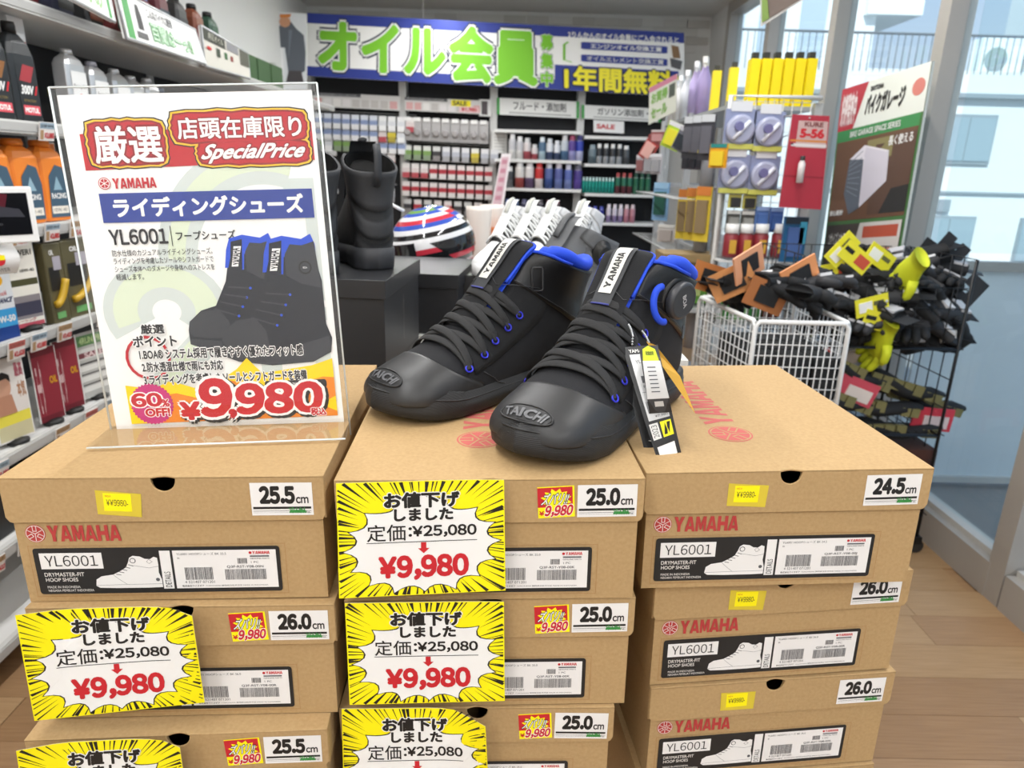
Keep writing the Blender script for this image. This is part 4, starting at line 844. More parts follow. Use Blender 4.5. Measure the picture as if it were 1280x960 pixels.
# middle shelf: round-ended banner, blue bottle, white card, hose pack
r = empty('rolled_banner', 'white curved strip banner with a red and yellow emblem under the screen', 'sign', spot(-1.30, 1.68, 1.165, R(-25)))
m = MB(); gp = [(.012*math.cos(t)-.012, y, z) for y in (0,) for z in (0,) for t in (0,)]
def ban(a, b): return Vector((.03*math.sin(a*math.pi)*.8, (b-.5)*.22, -.05+.075*a))
grid(ban, 8, 6, WHITE, mb=m).build('strip', r); P = Print(.0006); P.disc(.06, .0, .014, RED, n=14); P.up(); P.rect(.047, .0, .073, .012, YEL); P.up(); P.text('POWER', .04, -.028, .08, -.019, GREYI); P.disc(-.06, -.01, .03, mat('5a3c30', .6), n=14); P.build('print', r, Matrix.Translation((.026, 0, -.012)) @ SIDE)
z2 = SZ[2]+.001
def shl(w_, h_):
    P = Print(.0004); P.rect(-w_*.42, 0, w_*.42, h_*.98, mat('dfe3e6', .4)); P.up(); P.rect(-w_*.42, 0, w_*.42, h_*.18, mat('1c3f86', .4)); P.rect(-w_*.42, h_*.18, w_*.42, h_*.42, mat('3f9fd8', .4)); P.disc(0, h_*.8, w_*.16, mat('e8b020', .4), n=12); P.up()
    P.text('15W-50', -w_*.36, h_*.24, w_*.36, h_*.33, WHITE, off=.04); P.text('Shell', -w_*.14, h_*.6, w_*.2, h_*.66, RED); P.text('ADVANCE', -w_*.36, h_*.5, w_*.36, h_*.57, mat('26305a', .4), off=.03, shear=.1); return P
for i in range(3): jug('blue_white_bottle', ['blue and white oil bottle outside the left edge', 'blue and white oil bottle cut by the left edge', 'blue and white 15W-50 oil bottle beside the tall info card'][i], spot(XS-.05, 1.66+i*.105, z2, R(-12)), .092, .06, .235, mat('d4d8dc', .4), mat('9aa0a6', .5), shl, 'blue and white oil bottles', .34, .86)
standee('info_card', 'tall white info card with a motorcycle photo on a black foot', spot(XS-.035, 1.985, z2, R(-14)), .095, .235, pr_card([(0, 1, 'eeebe0'), (.1, .38, '8a8488'), (.14, .3, '3c3c50'), (.0, .05, 'c05060'), (.5, .58, '4a4a2a')], [('POWER1', .12, .86, .9, .93, '404038'), ('4T 10W-40', .2, .66, .9, .7, '404038'), ('レーシング', .05, .06, .7, .1, 'b02030')]))
def hosepack(y, lab, w_):
    r = empty('hose_pack', lab, 'package', spot(XS-.02, y, z2, R(-6)), 'clear oil hose packs'); MB().box((0, 0, .12), (.03, w_, .24), mat('5d573c', .3)).build('pack', r, .004)
    m = MB(); m.tube([(.022, -w_*.38+w_*.76*k/10, .06+.07*(k/10)**2) for k in range(11)], .011, mat('c9a227', .4), 8); m.build('hose', r); P = Print(.0006); P.rect(-w_*.38, .10, w_*.2, .17, BLACK); P.rect(-w_*.1, .16, w_*.35, .2, mat('a9a5b0', .5)); P.rect(-w_*.3, .015, w_*.2, .035, mat('6fae6a', .5)); P.up(); P.text('OIL', -w_*.25, .205, 0, .22, WHITE, off=.03); P.build('print', r, Matrix.Translation((.0158, 0, 0)) @ SIDE)
hosepack(2.09, 'narrow clear hose pack beside the tall info card', .07); hosepack(2.21, 'wide clear pack with a curved yellow hose beside the poster', .14)
for i, y in enumerate((2.34, 2.42)): jug('green_bottle', ['small green and white bottle right of the hose pack', 'small green bottle at the poster edge, middle shelf'][i], spot(XS-.06, y, z2), .06, .045, .19, mat('3c7a55', .4), WHITE, item_print('dcdcd8', 'EXTRA'), 'small green bottles', .4, .8)
# lower shelf
z1 = SZ[1]+.001
standee('portrait_card', 'white card with a man\'s portrait and yellow block on a black foot', spot(XS-.03, 1.84, z1, R(-14)), .11, .235, pr_card([(0, 1, 'e2ddd8'), (.02, .3, 'cfc8a0'), (.2, .33, 'e8dc50')], [('最高', .72, .75, .95, .93, 'b05868'), ('本気', .72, .5, .95, .7, 'b08060')]))
P = Print(.0006); P.disc(-.018, .17, .024, mat('c99a80', .6), n=16, ry=.034); P.poly([(-.045, .09), (.012, .09), (.004, .145), (-.035, .145)], mat('b8866c', .6)); P.up(); P.poly([(-.043, .175), (-.038, .205), (-.012, .212), (.006, .2), (.006, .18), (-.005, .192), (-.035, .19)], mat('1c1a1a', .7)); o = P.build('portrait', bpy.data.objects['portrait_card'], Matrix.Translation((.0035, 0, .0)) @ SIDE)
for i, y in enumerate((1.61, 1.715)): jug('dark_bottle', ['dark maroon bottle at the left edge of the lower shelf', 'dark bottle beside the portrait card'][i], spot(XS-.06, y, z1), .09, .06, .22, mat('2c1a22', .4), BLACK, item_print('8a3040', 'GP'), 'dark bottles on the lower shelf', .3, .8)
for i, y in enumerate((2.0, 2.105)):
    standee('red_banner_card', ['crimson banner card with vertical lettering, nearer one', 'crimson banner card with vertical lettering, farther one'][i], spot(XS-.03, y, z1, R(-14)), .088, .225, pr_card([(0, 1, '6e1e2a'), (.08, .9, '8a2836')], [('CASTROL'.replace('CASTROL', 'モータ'), .1, .1, .3, .85, 'd8b8b8'), ('OIL', .6, .5, .9, .6, 'd8a020')]), group='crimson banner cards')
standee('price_board', 'tilted white board of striped specification lines beside the poster', spot(XS-.03, 2.25, z1, R(-14)), .13, .22, pr_card([(0, 1, 'b9b9b5'), (.8, .96, '5f8a58'), (.6, .76, 'd8d8d4'), (.62, .7, '7a4048'), (.42, .5, 'e4e4e0'), (.26, .34, 'e4e4e0'), (.1, .18, 'e4e4e0'), (.52, .55, '404040'), (.36, .38, '404040'), (.2, .22, '404040')], [('4RUN PRO', .1, .83, .9, .93, 'c8e0a0'), ('SALE', .2, .62, .8, .7, 'e8d0d0')]))
r0 = MB(); r0.lathe([(.045, 0), (.045, .07), (.04, .075), (.036, .072)], [SIL, SIL, GREYM], n=20); tin = r0.mesh('oil_tin')
for i, (x, y, k) in enumerate(((-.30, 1.95, 0), (-.30, 2.06, 0), (-.30, 1.95, 1), (-.30, 2.06, 1), (-.30, 2.17, 0))): o = obj('oil_tin', tin); o.location = (XS+x, y, z1+.0755*k); tag(o, ['low silver tin at the bottom left of the tins', 'low silver tin in the middle of the tins', 'silver tin stacked on the left tin', 'silver tin stacked on the middle tin', 'silver tin on its own at the right of the tins'][i], 'tin', 'silver tins on the lower shelf')
for i in range(10): o = obj('black_case', MB().box((0, 0, .06), (.2, .14, .12), mat('1d1f21', .4)).mesh('black_case') if i == 0 else bpy.data.meshes['black_case']); o.location = (XS-.14, 1.1+i*.16, .381); tag(o, ORD[i]+' black boxed product from the near end of the lowest visible shelf', 'package', 'black boxed products on the low shelf')
# top shelf: sign boards and goods behind
def board(label, corners, prn, t=.012, dark=False):
    a, b, c, d = corners; r = empty('shelf_sign', label, 'sign'); nv = (b-a).cross(a-d).normalized()
    slab(d, c, b, a, t, -nv, WHITE).build('board', r); e_ = MB(); e_.tube([a, b, c, d], .006, STEEL, 6, closed=True); e_.build('rim', r); prn.build('print', r, quad(a, b, c, d), lift=.001); return r
Pb = Print(.0008); Pb.rect(0, 0, 1, 1, WHITE); Pb.up(); Pb.poly([(.03, 0), (.10, 0), (.10, 1), (.03, 1)], GREENL); Pb.rect(.13, .12, .25, .92, mat('e4e4e4', .5)); Pb.up(); Pb.poly([(.16, .3), (.22, .3), (.22, .62), (.2, .85), (.17, .85), (.16, .62)], BLACK); Pb.rect(.13, .1, .25, .24, mat('4a4a4a', .5))
Pb.text('こんなバイクに最適', .30, .66, .62, .9, GREYI, off=.02); Pb.text('百聞はーっ!!', .30, .12, .85, .58, mat('5aa860', .5), off=.07); Pb.up(); Pb.text('百聞はーっ!!', .30, .12, .85, .58, mat('d8efd8', .5), off=.01, base=.07)
X1 = XS+.035
board('white hanging board with a green stripe and a black bottle picture', [atx(144, -14, X1), atx(243, 37, X1), atx(257, 80, X1+.03), atx(158, 47, X1+.03)], Pb)
Pb2 = Print(.0008); Pb2.rect(0, 0, 1, 1, WHITE); Pb2.up(); Pb2.rect(.90, 0, .96, 1, GREENL); Pb2.text('おすすめ', .2, .15, .8, .7, mat('9ac08a', .5), off=.05)
board('corner of a white board with a green stripe at the top edge', [atx(60, -60, X1), atx(133, -20, X1), atx(143, 27, X1+.03), atx(74, -10, X1+.03)], Pb2)
Pb3 = Print(.0015); Pb3.rect(0, 0, 1, 1, mat('d9d6cc', .6)); Pb3.up(); Pb3.rect(0, .68, .45, 1, mat('3f4038', .6)); Pb3.rect(.48, .7, .75, .95, mat('8c8c90', .6)); Pb3.rect(.25, .35, .33, .6, mat('3f4a3c', .6)); Pb3.rect(.42, .38, .48, .58, mat('3c6a3c', .6)); Pb3.rect(.55, .38, .61, .55, mat('8a3a34', .6)); Pb3.rect(.78, .4, 1, .95, mat('5a5a50', .6)); Pb3.up(); Pb3.text('純正オイル', .1, .75, .4, .93, mat('d8d8c8', .6)); Pb3.disc(.1, .5, .05, RED, n=10)
board('long dark-topped product board further along the top shelf', [atx(251, 32, X1), atx(309, 66, X1), atx(312, 98, X1), atx(256, 82, X1)], Pb3)
z5 = SZ[5]+.001
tc = ['6a2030', '20303c', '2c2c2c', '7a2028', '343a50', '2a2a2a', '6a2a2a', '45507a', '5a1a24', '303030', '78402a', '2a4a3a']
for k in range(12): jug('top_shelf_bottle', '%s bottle on the top shelf, %s from the near end' % ({'6': 'dark red', '2': 'dark', '7': 'reddish', '3': 'slate', '4': 'blue', '5': 'wine'}[tc[k][0]], ['first', 'second', 'third', 'fourth', 'fifth', 'sixth', 'seventh', 'eighth', 'ninth', 'tenth', 'eleventh', 'twelfth'][k]), spot(XS-.09, 1.75+k*.17, z5), .10, .07, .25, mat(tc[k], .4), BLACK, item_print(tc[(k+5) % 12], wd[k % 8]), 'dark bottles on the top shelf', .3, .76)
GB = mat('3a5a34', .6)
for k in range(3): o = obj('green_carton', bpy.data.meshes['green_carton'] if k else MB().box((0, 0, .06), (.18, .2, .12), GB).mesh('green_carton')); o.location = (XS-.11, 3.95+k*.22, z5); tag(o, ORD[k]+' dark green carton beyond the long product board on the top shelf', 'box', 'green cartons on the top shelf')
# large wall poster beyond
r = empty('wall_poster', 'large pale wall poster with a person in a grey jacket and a mountain', 'poster', Matrix.Translation((-1.65, 5.9, 2.2)))
a, b, c, d = [at(x, y, 5.9)-Vector((-1.65, 5.9, 2.2)) for x, y in ((226, 8), (383, 17), (383, 112), (226, 112))]
slab(d, c, b, a, .02, Vector((0, 1, 0)), WHITE).build('panel', r); P = Print(.0012); PW = mat('e6e9ec', .7)
P.rect(0, 0, 1, 1, PW); P.up(); P.poly([(0, .45), (.15, .62), (.22, .75), (.3, .66), (.5, .45)], mat('b9c6d4', .7)); P.rect(.02, .0, .82, .55, mat('f0f1f2', .7)); P.up()
P.poly([(.06, .86), (.12, .72), (.15, .70), (.18, .72), (.24, .86), (.18, .78), (.15, .76), (.12, .78)], mat('3b4044', .7));
P.poly([(.66, .55), (.7, .72), (.78, .80), (.80, .86), (.88, .88), (.92, .80), (.98, .72), (.995, .5), (.99, .25), (.94, .2), (.86, .2), (.83, .55)], mat('5f656e', .7)); P.up(); P.disc(.83, .88, .045, mat('d09a78', .7), n=12, ry=.07); P.poly([(.79, .93), (.87, .94), (.88, .98), (.79, .97)], mat('d8843c', .7)); P.poly([(.84, .1), (.98, .1), (.96, .25), (.86, .25)], mat('4a4648', .7)); P.poly([(.86, .78), (.89, .78), (.86, .4)], mat('777e88', .7))
P.build('print', r, quad(a, b, c, d), lift=.001)

# ------------------------------------------------------------------ back wall: banner, racks, goods
YK = 6.30                                             # front of the back racks
def bpt(px, py, Y=YK): return at(px, py, Y)
VIO = mat('2b3c92', .6); LIM = mat('7ac52a', .6)
r = empty('store_banner', 'long blue and white hanging banner with big lime green characters', 'banner')
a, b, c, d = bpt(384, 16, 6.12), bpt(855, 41, 6.12), bpt(855, 121, 6.12), bpt(384, 95, 6.12)
slab(d, c, b, a, .012, Vector((0, 1, 0)), WHITE).build('cloth', r)
P = Print(.0012); P.rect(0, 0, 1, 1, WW); P.up(); P.rect(0, .84, 1, 1, VIO); P.rect(0, 0, .66, .16, VIO); P.rect(.655, 0, .985, .40, VIO); P.up()
for off, m in ((.12, mat('243048', .6)), (.085, WHITE), (.05, LIM)):
    P.text('オイル', .03, .12, .365, .88, m, off=off, base=.035); P.text('会員', .375, .04, .61, .92, m, off=off, base=.035)
    for k, ch in enumerate('募集中'): P.text(ch, .618, .62-.29*k, .65, .86-.29*k, m, off=off, base=.035)
    P.up()
P.text('2りんかんのオイル会員にご入会されると', .69, .83, .985, .93, WHITE, off=.03)
P.rect(.725, .665, .955, .775, VIO, r=.01); P.rect(.725, .47, .955, .58, VIO, r=.01); P.up(); P.text('エンジンオイル交換工賃', .75, .68, .94, .76, WHITE, off=.03); P.text('オイルエレメント交換工賃', .74, .485, .945, .565, WHITE, off=.03)
P.line([(.69, .76), (.68, .72), (.68, .48), (.70, .45)], .006, LIM); P.poly([(.965, .8), (.985, .78), (.99, .6), (.97, .6)], mat('8a6a4a', .6)); P.poly([(.962, .6), (.995, .56), (.99, .42), (.965, .46)], mat('5a5a5c', .6))
for off, m in ((.10, mat('20244a', .6)), (.04, mat('f4e818', .5))): P.text('1年間無料!', .68, .0, .985, .40, m, off=off, base=.04); P.up()
P.build('print', r, quad(a, b, c, d), lift=.001)
cb = MB()
for px, py in ((529, 24), (737, 34)): p = bpt(px, py, 6.12); cb.tube([p, (p.x, p.y, CEIL-.001)], .002, GREYM, 4); 
cb.build('hanging_wires', r)
# racks: uprights and dark back boards
rk = empty('back_racks', 'dark backed display racks along the back wall under the banner', 'rack')
for px in (386, 503, 617, 727, 838): p = bpt(px, 130); MB().box((p.x, YK+.05, 1.05), (.06, .08, 2.1), GREYM).build('upright', rk)
xs_ = [bpt(px, 130).x for px in (386, 503, 617, 727, 838)]
for a_, b_ in zip(xs_, xs_[1:]): MB().box(((a_+b_)/2, YK+.11, 1.05), (b_-a_-.07, .012, 2.1), mat('1b1c20', .7)).build('back_panel', rk)
def strip(px0, px1, py0, py1, name, label, prn, Y=YK-.02):
    r = empty(name, label, 'sign'); a, b, c, d = at(px0, py0, Y), at(px1, py0+(px1-px0)*.05, Y), at(px1, py1+(px1-px0)*.05, Y), at(px0, py1, Y); slab(d, c, b, a, .01, Vector((0, 1, 0)), WHITE).build('panel', r); prn.build('print', r, quad(a, b, c, d), lift=.001); return r
def hd(txt, small=''):
    P = Print(.0012); P.rect(0, 0, 1, 1, mat('e9e9e6', .6)); P.up(); P.rect(0, 0, .035, 1, GREENL); P.rect(.965, 0, 1, 1, GREENL); P.text(txt, .20, .32, .84, .86, INK, off=.02); P.rect(.15, .1, .9, .2, mat('b8b8b6', .6)); return P
strip(621, 724, 122, 143, 'shelf_header', 'white header sign for fluids above the spray cans, green ends', hd('フルード・添加剤')); strip(727, 826, 131, 148, 'shelf_header', 'white header sign for petrol additives, right of the fluids header', hd('ガソリン添加剤・'))
def hs(seed):
    P = Print(.0012); P.rect(0, 0, 1, 1, mat('d8d6d4', .6)); P.up(); g = random.Random(seed); P.rect(0, .78, .55, 1, mat('55555a', .6)); 
    for k in range(9): P.rect(.02+.108*k, .1, .02+.108*k+.085, .62, mat(g.choice(['e6e2e2', 'd9a9a8', 'ece9e6', 'c7c3c0']), .6))
    P.up(); P.text('オイルフィルター ブレーキパッド', .03, .82, .5, .96, WHITE); return P
strip(391, 500, 115, 133, 'shelf_header', 'strip of price panels over the left rack of hanging packs', hs(1)); P = hs(3); P.rect(.60, .5, .85, .95, YEL); P.rect(.7, .05, .95, .5, mat('e8c8c8', .6)); P.up(); P.text('SALE', .62, .55, .8, .9, INK, off=.03); P.text('¥1,980', .73, .12, .93, .45, RED, off=.03); strip(506, 603, 121, 138, 'shelf_header', 'strip with yellow and red price panels over the second rack', P)
P = Print(.0012); P.rect(0, 0, 1, 1, mat('dcdcda', .5)); P.up(); P.rect(.2, .1, .7, .9, mat('4a4246', .5)); strip(599, 614, 124, 145, 'display_card', 'small white card with a dark product picture by the rack upright', P)
P = Print(.0012); P.rect(0, 0, 1, 1, mat('eeeceb', .5)); P.up(); P.text('SALE', .1, .3, .7, .7, RED, off=.04); strip(742, 780, 150, 165, 'price_board', 'small white board with red lettering under the additives header', P)
P = Print(.0012); P.rect(0, 0, 1, 1, mat('e9e9e6', .5)); P.up(); [P.rect(.15, .12+.14*k, .85, .18+.14*k, GREYM) for k in range(6)]; strip(615, 634, 163, 191, 'notice_card', 'small white notice with grey lines left of the spray cans', P)
# hanging packs
def pack(kind):
    m = MB(); w_, h_ = .078, .15
    if kind == 'grey': m.box((0, 0, .005), (.085, .004, .18), mat('b4b2b2', .3)); m.lathe([(.03, 0), (.03, .02), (.02, .026)], mat('a4a0a0', .25), Matrix.Translation((0, -.002, -.02)) @ FRONT, 10); m.box((0, -.004, .085), (.055, .012, .03), WHITE)
    else:
        top, mid, low = {'red': ('e8e4e2', 'b03440', 'e0dcda'), 'whitered': ('eae6e4', 'dcd2d0', 'b85058'), 'white': ('e9e9e9', 'd8dade', 'f0f0f0'), 'blue': ('dfe3ea', '8d9cc0', 'e8e8ea'), 'green': ('dcdcd8', '7ea05a', '8a9a80'), 'clear': ('e0e0e2', 'b9bcc6', 'a8a8ac'), 'dark': ('d8d8d6', '3c3a3e', '8c8888'), 'yellow': ('e8e8e0', 'd0c040', 'b0a040')}[kind]
        m.box((0, 0, .045), (.07, .006, .045), mat(top, .5)); m.box((0, -.006, .005), (.072, .02, .04), mat(mid, .4)); m.box((0, -.010, -.038), (.066, .03, .046), mat(low, .35))
    return m.mesh('hanging_pack')
pk = {k: pack(k) for k in ('grey', 'red', 'whitered', 'white', 'blue', 'green', 'clear', 'dark', 'yellow')}
desc = {'grey': 'grey round blister pack', 'red': 'red banded parts pack', 'whitered': 'white and red parts pack', 'white': 'white parts pack', 'blue': 'pale blue parts pack', 'green': 'green parts pack', 'clear': 'clear blister pack', 'dark': 'dark parts pack', 'yellow': 'yellow parts pack'}
rows = [ # (rack, row word, first px, pitch px, py of the first, kinds)
 ('left', 'top', 399, 11.4, 143, 'blue*7 white*2 white whitered'.split()), ('left', 'second', 399, 11.4, 157, 'blue*4 blue*3 whitered yellow white'.split()), ('left', 'third', 400, 11.4, 171, 'green white green*2 white*3 blue*3'.split()), ('left', 'fourth', 444, 11.4, 190, 'white white whitered clear whitered'.split()),
 ('left', 'fifth', 466, 11.0, 213, 'whitered*3'.split()), ('left', 'sixth', 478, 11.0, 236, 'whitered clear'.split()),
 ('second', 'top', 510, 11.8, 154, 'grey*9'.split()), ('second', 'second', 510, 12.0, 183, 'green*3 dark clear*3 yellow clear clear'.split()),
 ('second', 'third', 508, 11.4, 205, 'whitered*3 red*7'.split()), ('second', 'fourth', 508, 11.4, 228, 'red*4 red*6'.split()), ('second', 'fifth', 510, 12.5, 250, 'dark red dark red red dark dark red'.split())]
for rack, rw, x0, pitch, py, ks in rows:
    kk = []
    for t in ks: nm, _, n = t.partition('*'); kk += [nm]*int(n or 1)
    for i, k in enumerate(kk):
        px = x0+i*pitch; yy = py+(px-x0)*.05 + (i*.0); p = bpt(px, yy+8, YK-.03)
        o = obj('hanging_pack', pk[k]); o.location = (p.x, YK-.04, p.z); s_ = 1.0 if k == 'grey' else .92; o.scale = (s_, 1, s_)
        tag(o, '%s, %s from left, %s row of %s rack' % (desc[k], ORD[i] if i < 15 else 'last', rw, rack), 'package', 'packs hanging in the %s row of the %s rack' % (rw, rack))
    p0, p1 = bpt(x0-4, py-6), bpt(x0+len(kk)*pitch-6, py-6+len(kk)*pitch*.05); MB().tube([(p0.x, YK+.095, p0.z), (p1.x, YK+.095, p1.z)], .006, GREYM, 4).build('hook_bar', rk)
# shelves of spray cans
shz = []
for (px0, px1, py) in ((619, 724, 160), (619, 724, 197), (619, 724, 233), (619, 724, 270), (728, 826, 168), (728, 826, 203), (728, 826, 240), (728, 826, 276), (728, 826, 320), (619, 724, 318)):
    p, q = bpt((px0+px1)/2, py+2.6, YK-.2), bpt(px1, py, YK); a_, b_ = bpt(px0, py), bpt(px1, py)
    MB().box(((a_.x+b_.x)/2, YK-.06, p.z-.012), (b_.x-a_.x, .28, .024), WSHELF).build('shelf_board', rk); shz.append((px0, px1, py, p.z))
def can(h_, r_, cs):
    m = MB(); a = mat(cs[0], .35, .1); b = mat(cs[1], .35); c = mat(cs[2], .4)
    m.lathe([(r_, 0), (r_, h_*.38), (r_, h_*.70), (r_*.95, h_*.78), (r_*.7, h_*.80), (r_*.7, h_*.97), (r_*.6, h_)], [b, a, a, SIL, c, c], n=12); return m.mesh('spray_can')
def row(rz, px0, pitch, specs, what, grp, Y=YK-.16):
    for i, (h_, r_, cs, word) in enumerate(specs):
        z = rz; p = at(px0+i*pitch, 200, Y); key = 'c%s%s%s' % (h_, r_, cs)
        if key not in TX: TX[key] = can(h_, r_, cs)
        o = obj(what, TX[key]); o.location = (p.x, Y, z+.0005); tag(o, '%s, %s from left, %s' % (word, ORD[i], grp), 'spray can' if what == 'spray_can' else 'bottle', '%ss on the %s' % (what.replace('_', ' '), grp))
zA, zB, zC = shz[1][3], shz[2][3], shz[3][3]; yA, yB, yC, yD = shz[5][3], shz[6][3], shz[7][3], shz[8][3]
W3, WB_, WR, BLk, BL2, PUR = ('c8c8cc', 'dededc', 'e8e8e8'), ('dfe2e8', '3c4a6a', 'd8dce2'), ('d8d0d0', 'a04a54', 'd0d0d0'), ('44506c', 'c8ccd4', '88a0b8'), ('3444a8', 'b8bcdc', '3c3c7c'), ('5a4490', '9898c8', 'a04868')
row(zA, 640, 9.3, [(.2, .031, W3, 'white spray can'), (.18, .03, W3, 'white spray can'), (.17, .032, WR, 'white and red can'), (.12, .028, WR, 'short pinkish can'), (.18, .03, ('54708c', 'a8c0cc', 'dde'+'4e8'), 'teal blue can'), (.17, .03, WB_, 'white and navy can'), (.155, .028, WB_, 'short white and navy can'), (.20, .033, ('c0c8d0', '4a6a8c', 'd8d8d8'), 'silver blue can'), (.20, .033, PUR, 'violet can'), (.20, .032, BL2, 'deep blue can')], 'spray_can', 'top shelf of the spray rack')
row(zB, 638, 12.2, [(.17, .028, ('505458', '707478', 'e0e0e0'), 'grey can'), (.22, .040, ('d8d4d0', '9c4a48', 'e0e0e0'), 'large white and red can'), (.22, .038, ('dcd8d8', '604c6c', 'e0dcdc'), 'large white can with purple foot'), (.21, .036, ('c03030', 'd8d0d0', 'c83838'), 'bright red can'), (.21, .036, ('5868a0', '38508c', 'c8c8d0'), 'slate blue can'), (.21, .036, ('5c64a0', '6878b0', 'd0c8d0'), 'violet blue can'), (.20, .034, ('5c6cb0', '7484b8', 'c8c8d8'), 'light blue can'), (.20, .036, ('4a3c84', '5a4898', '606070'), 'purple can')], 'spray_can', 'second shelf of the spray rack')
row(zC, 636, 10.4, [(.15, .03, ('3a4a78', '2a3050', '50649c'), 'navy can'), (.15, .03, ('34507c', '28304c', '5474a4'), 'blue can'), (.15, .03, ('3c3c58', '2c2c3c', '606080'), 'dark can'), (.16, .034, ('2c2c30', '222226', '303034'), 'black can'), (.15, .03, ('3c3440', '28242c', '504850'), 'charcoal can'), (.15, .03, ('4c2a38', '2c2028', '704050'), 'maroon can'), (.15, .03, ('4c3038', '301c24', '804858'), 'wine coloured can')], 'spray_can', 'third shelf of the spray rack')
row(yA, 740, 8.4, [(.15, .034, ('708088', '506068', '90a0a8'), 'wide grey bottle')] + [(.16, .025, ('3a3c40', 'a0a4a8', 'eeeeec'), 'black bottle with a white cap')]*4 + [(.15, .028, ('505458', '404448', 'e8e8e8'), 'grey bottle with a white cap')], 'additive_bottle', 'top shelf of the additives rack')
row(yB, 731, 4.1, [(.13, .0125, ('1e9a8c', '18887c', 'c8e4e0'), 'slim teal bottle')]*10, 'additive_bottle', 'teal row of the additives rack')
row(yB, 774, 7.6, [(.17, .022, ('2c7058', '5c2c34', 'b04848'), 'green and red bottle')]*3 + [(.17, .022, ('28684c', '3c7058', '184c38'), 'dark green bottle')]*3, 'tall_bottle', 'second shelf of the additives rack')
row(yC, 731, 8.2, [(.13, .022, ('2c3090', '383ca0', '5058b8'), 'royal blue bottle')]*4, 'additive_bottle', 'blue row of the additives rack')
row(yC, 765, 7.6, [(.15, .021, ('d8d0dc', '8c7ca4', 'ece4ec'), 'white and lilac bottle')]*3 + [(.15, .023, ('c8909c', 'b87888', 'e0d0d4'), 'pink bottle')]*2, 'lilac_bottle', 'third shelf of the additives rack')
row(yD, 740, 9.0, [(.15, .026, ('b8a050', '605c48', 'c8b458'), 'gold bottle'), (.14, .026, ('9c9070', '484438', 'b0a060'), 'bronze bottle'), (.14, .026, ('a8a8a0', '484848', 'c8c8c0'), 'grey bottle'), (.15, .026, ('c0a848', '5c5030', 'd8c050'), 'yellow bottle')], 'additive_bottle', 'lowest seen shelf of the additives rack')
# leaning pink and white strip sign beside the spray rack
r = empty('leaning_sign', 'tall leaning translucent sign with pinkish print left of the spray cans', 'sign'); a, b, c, d = at(627, 192, 5.9), at(639, 192, 5.9), at(622, 305, 5.6), at(605, 305, 5.6)
slab(d, c, b, a, .01, Vector((0, 1, 0)), mat('dcd4d6', .4)).build('panel', r); P = Print(.0015); P.rect(.1, .04, .8, .96, mat('c8a8b0', .5)); P.up(); [P.rect(.2, .08+.1*k, .7, .13+.1*k, mat('b87c8c', .5)) for k in range(9)]; P.build('print', r, quad(a, b, c, d), lift=.001); MB().tube([(c+d)/2, Vector(((c.x+d.x)/2, (c.y+d.y)/2, .01))], .012, STEEL, 6).box(((c.x+d.x)/2, (c.y+d.y)/2, .006), (.3, .3, .012), STEEL).build('stand', r)

# ------------------------------------------------------------------ right-hand gondola: window-side racks
GW = mat('b9bcbe', .4, .3); WIRE = mat('d9d9d6', .4)
gx0, gx1, gy0, gy1 = .97, 1.36, 3.30, 4.75
g = empty('window_gondola', 'grey double rack by the window with a wire grid end panel', 'rack')
for x in (gx0, gx1):
    for y in (gy0+.03, (gy0+gy1)/2, gy1-.03): MB().box((x, y, .86), (.035, .035, 1.70), GW).build('upright', g)
for z in (1.69, 1.33, 1.02, .55, .12): MB().box(((gx0+gx1)/2, (gy0+gy1)/2+.03, z), (gx1-gx0, gy1-gy0-.07, .018), GW).build('shelf_board', g)
m = MB(); pz = [.42+.0614*k for k in range(22)]; pxx = [gx0+.02+.041*k for k in range(9)]
for z in pz: m.tube([(gx0, gy0, z), (gx1, gy0, z)], .0022, WIRE, 4)
for x in pxx: m.tube([(x, gy0, .40), (x, gy0, 1.72)], .0022, WIRE, 4)
m.build('grid_panel', g); MB().tube([(gx0-.01, gy0-.004, .06), (gx0-.01, gy0-.004, 1.73), (gx1, gy0-.004, 1.73)], .011, WIRE, 8).build('panel_frame', g)
mh = MB(); [mh.tube([(1.0+.1*k, gy0, 1.56), (1.0+.1*k, gy0-.10, 1.57)], .003, SIL, 4) for k in range(3)]; mh.build('hook', g)
YJ = mat('f0d800', .4)
def sq(w_, d_, h_, m1, m2, cap=.3):
    m = MB(); m.box((0, 0, h_*.44), (w_, d_, h_*.88), m1); m.box((0, 0, h_*.94), (w_*cap, d_*cap, h_*.12), m2); return m.mesh('bottle')
ym = sq(.062, .10, .225, YJ, mat('2c2c24', .5), .6); gb = sq(.05, .08, .19, mat('8a8458', .4), mat('38382c', .5))
for i in range(8):
    p = at((899, 907, 918, 928, 938, 948, 957, 967)[i], 115, gy0+.25+.0*i); o = obj('yellow_bottle', ym if i > 1 else ym); o.location = (1.03+i*.046 if 0 else 1.0+.0475*i, (3.72, 3.60, 3.46, 3.45, 3.44, 3.43, 3.42, 3.41)[i], 1.6995); o.rotation_euler = (0, 0, R(90) if i > 1 else R(80)); o.scale = (.9, .42, 1.02) if i > 1 else (.9, .42, .92)
    tag(o, '%s flat yellow bottle from the left on top of the window rack' % ORD[i], 'bottle', 'yellow bottles on top of the window rack')
def sprayer(name, label, M, body, h_, grp):
    r = empty(name, label, 'spray bottle', M, grp); m = MB(); m.lathe([(.036, 0), (.036, h_*.6), (.018, h_*.78), (.015, h_*.84)], body, n=12); m.build('body', r)
    t = MB(); t.box((0, -.012, h_*.93), (.024, .07, .03), WHITE); t.box((0, -.032, h_*.86), (.01, .008, .035), WHITE); t.lathe([(.016, h_*.83), (.014, h_*.92)], WHITE, n=8); t.build('trigger_head', r)
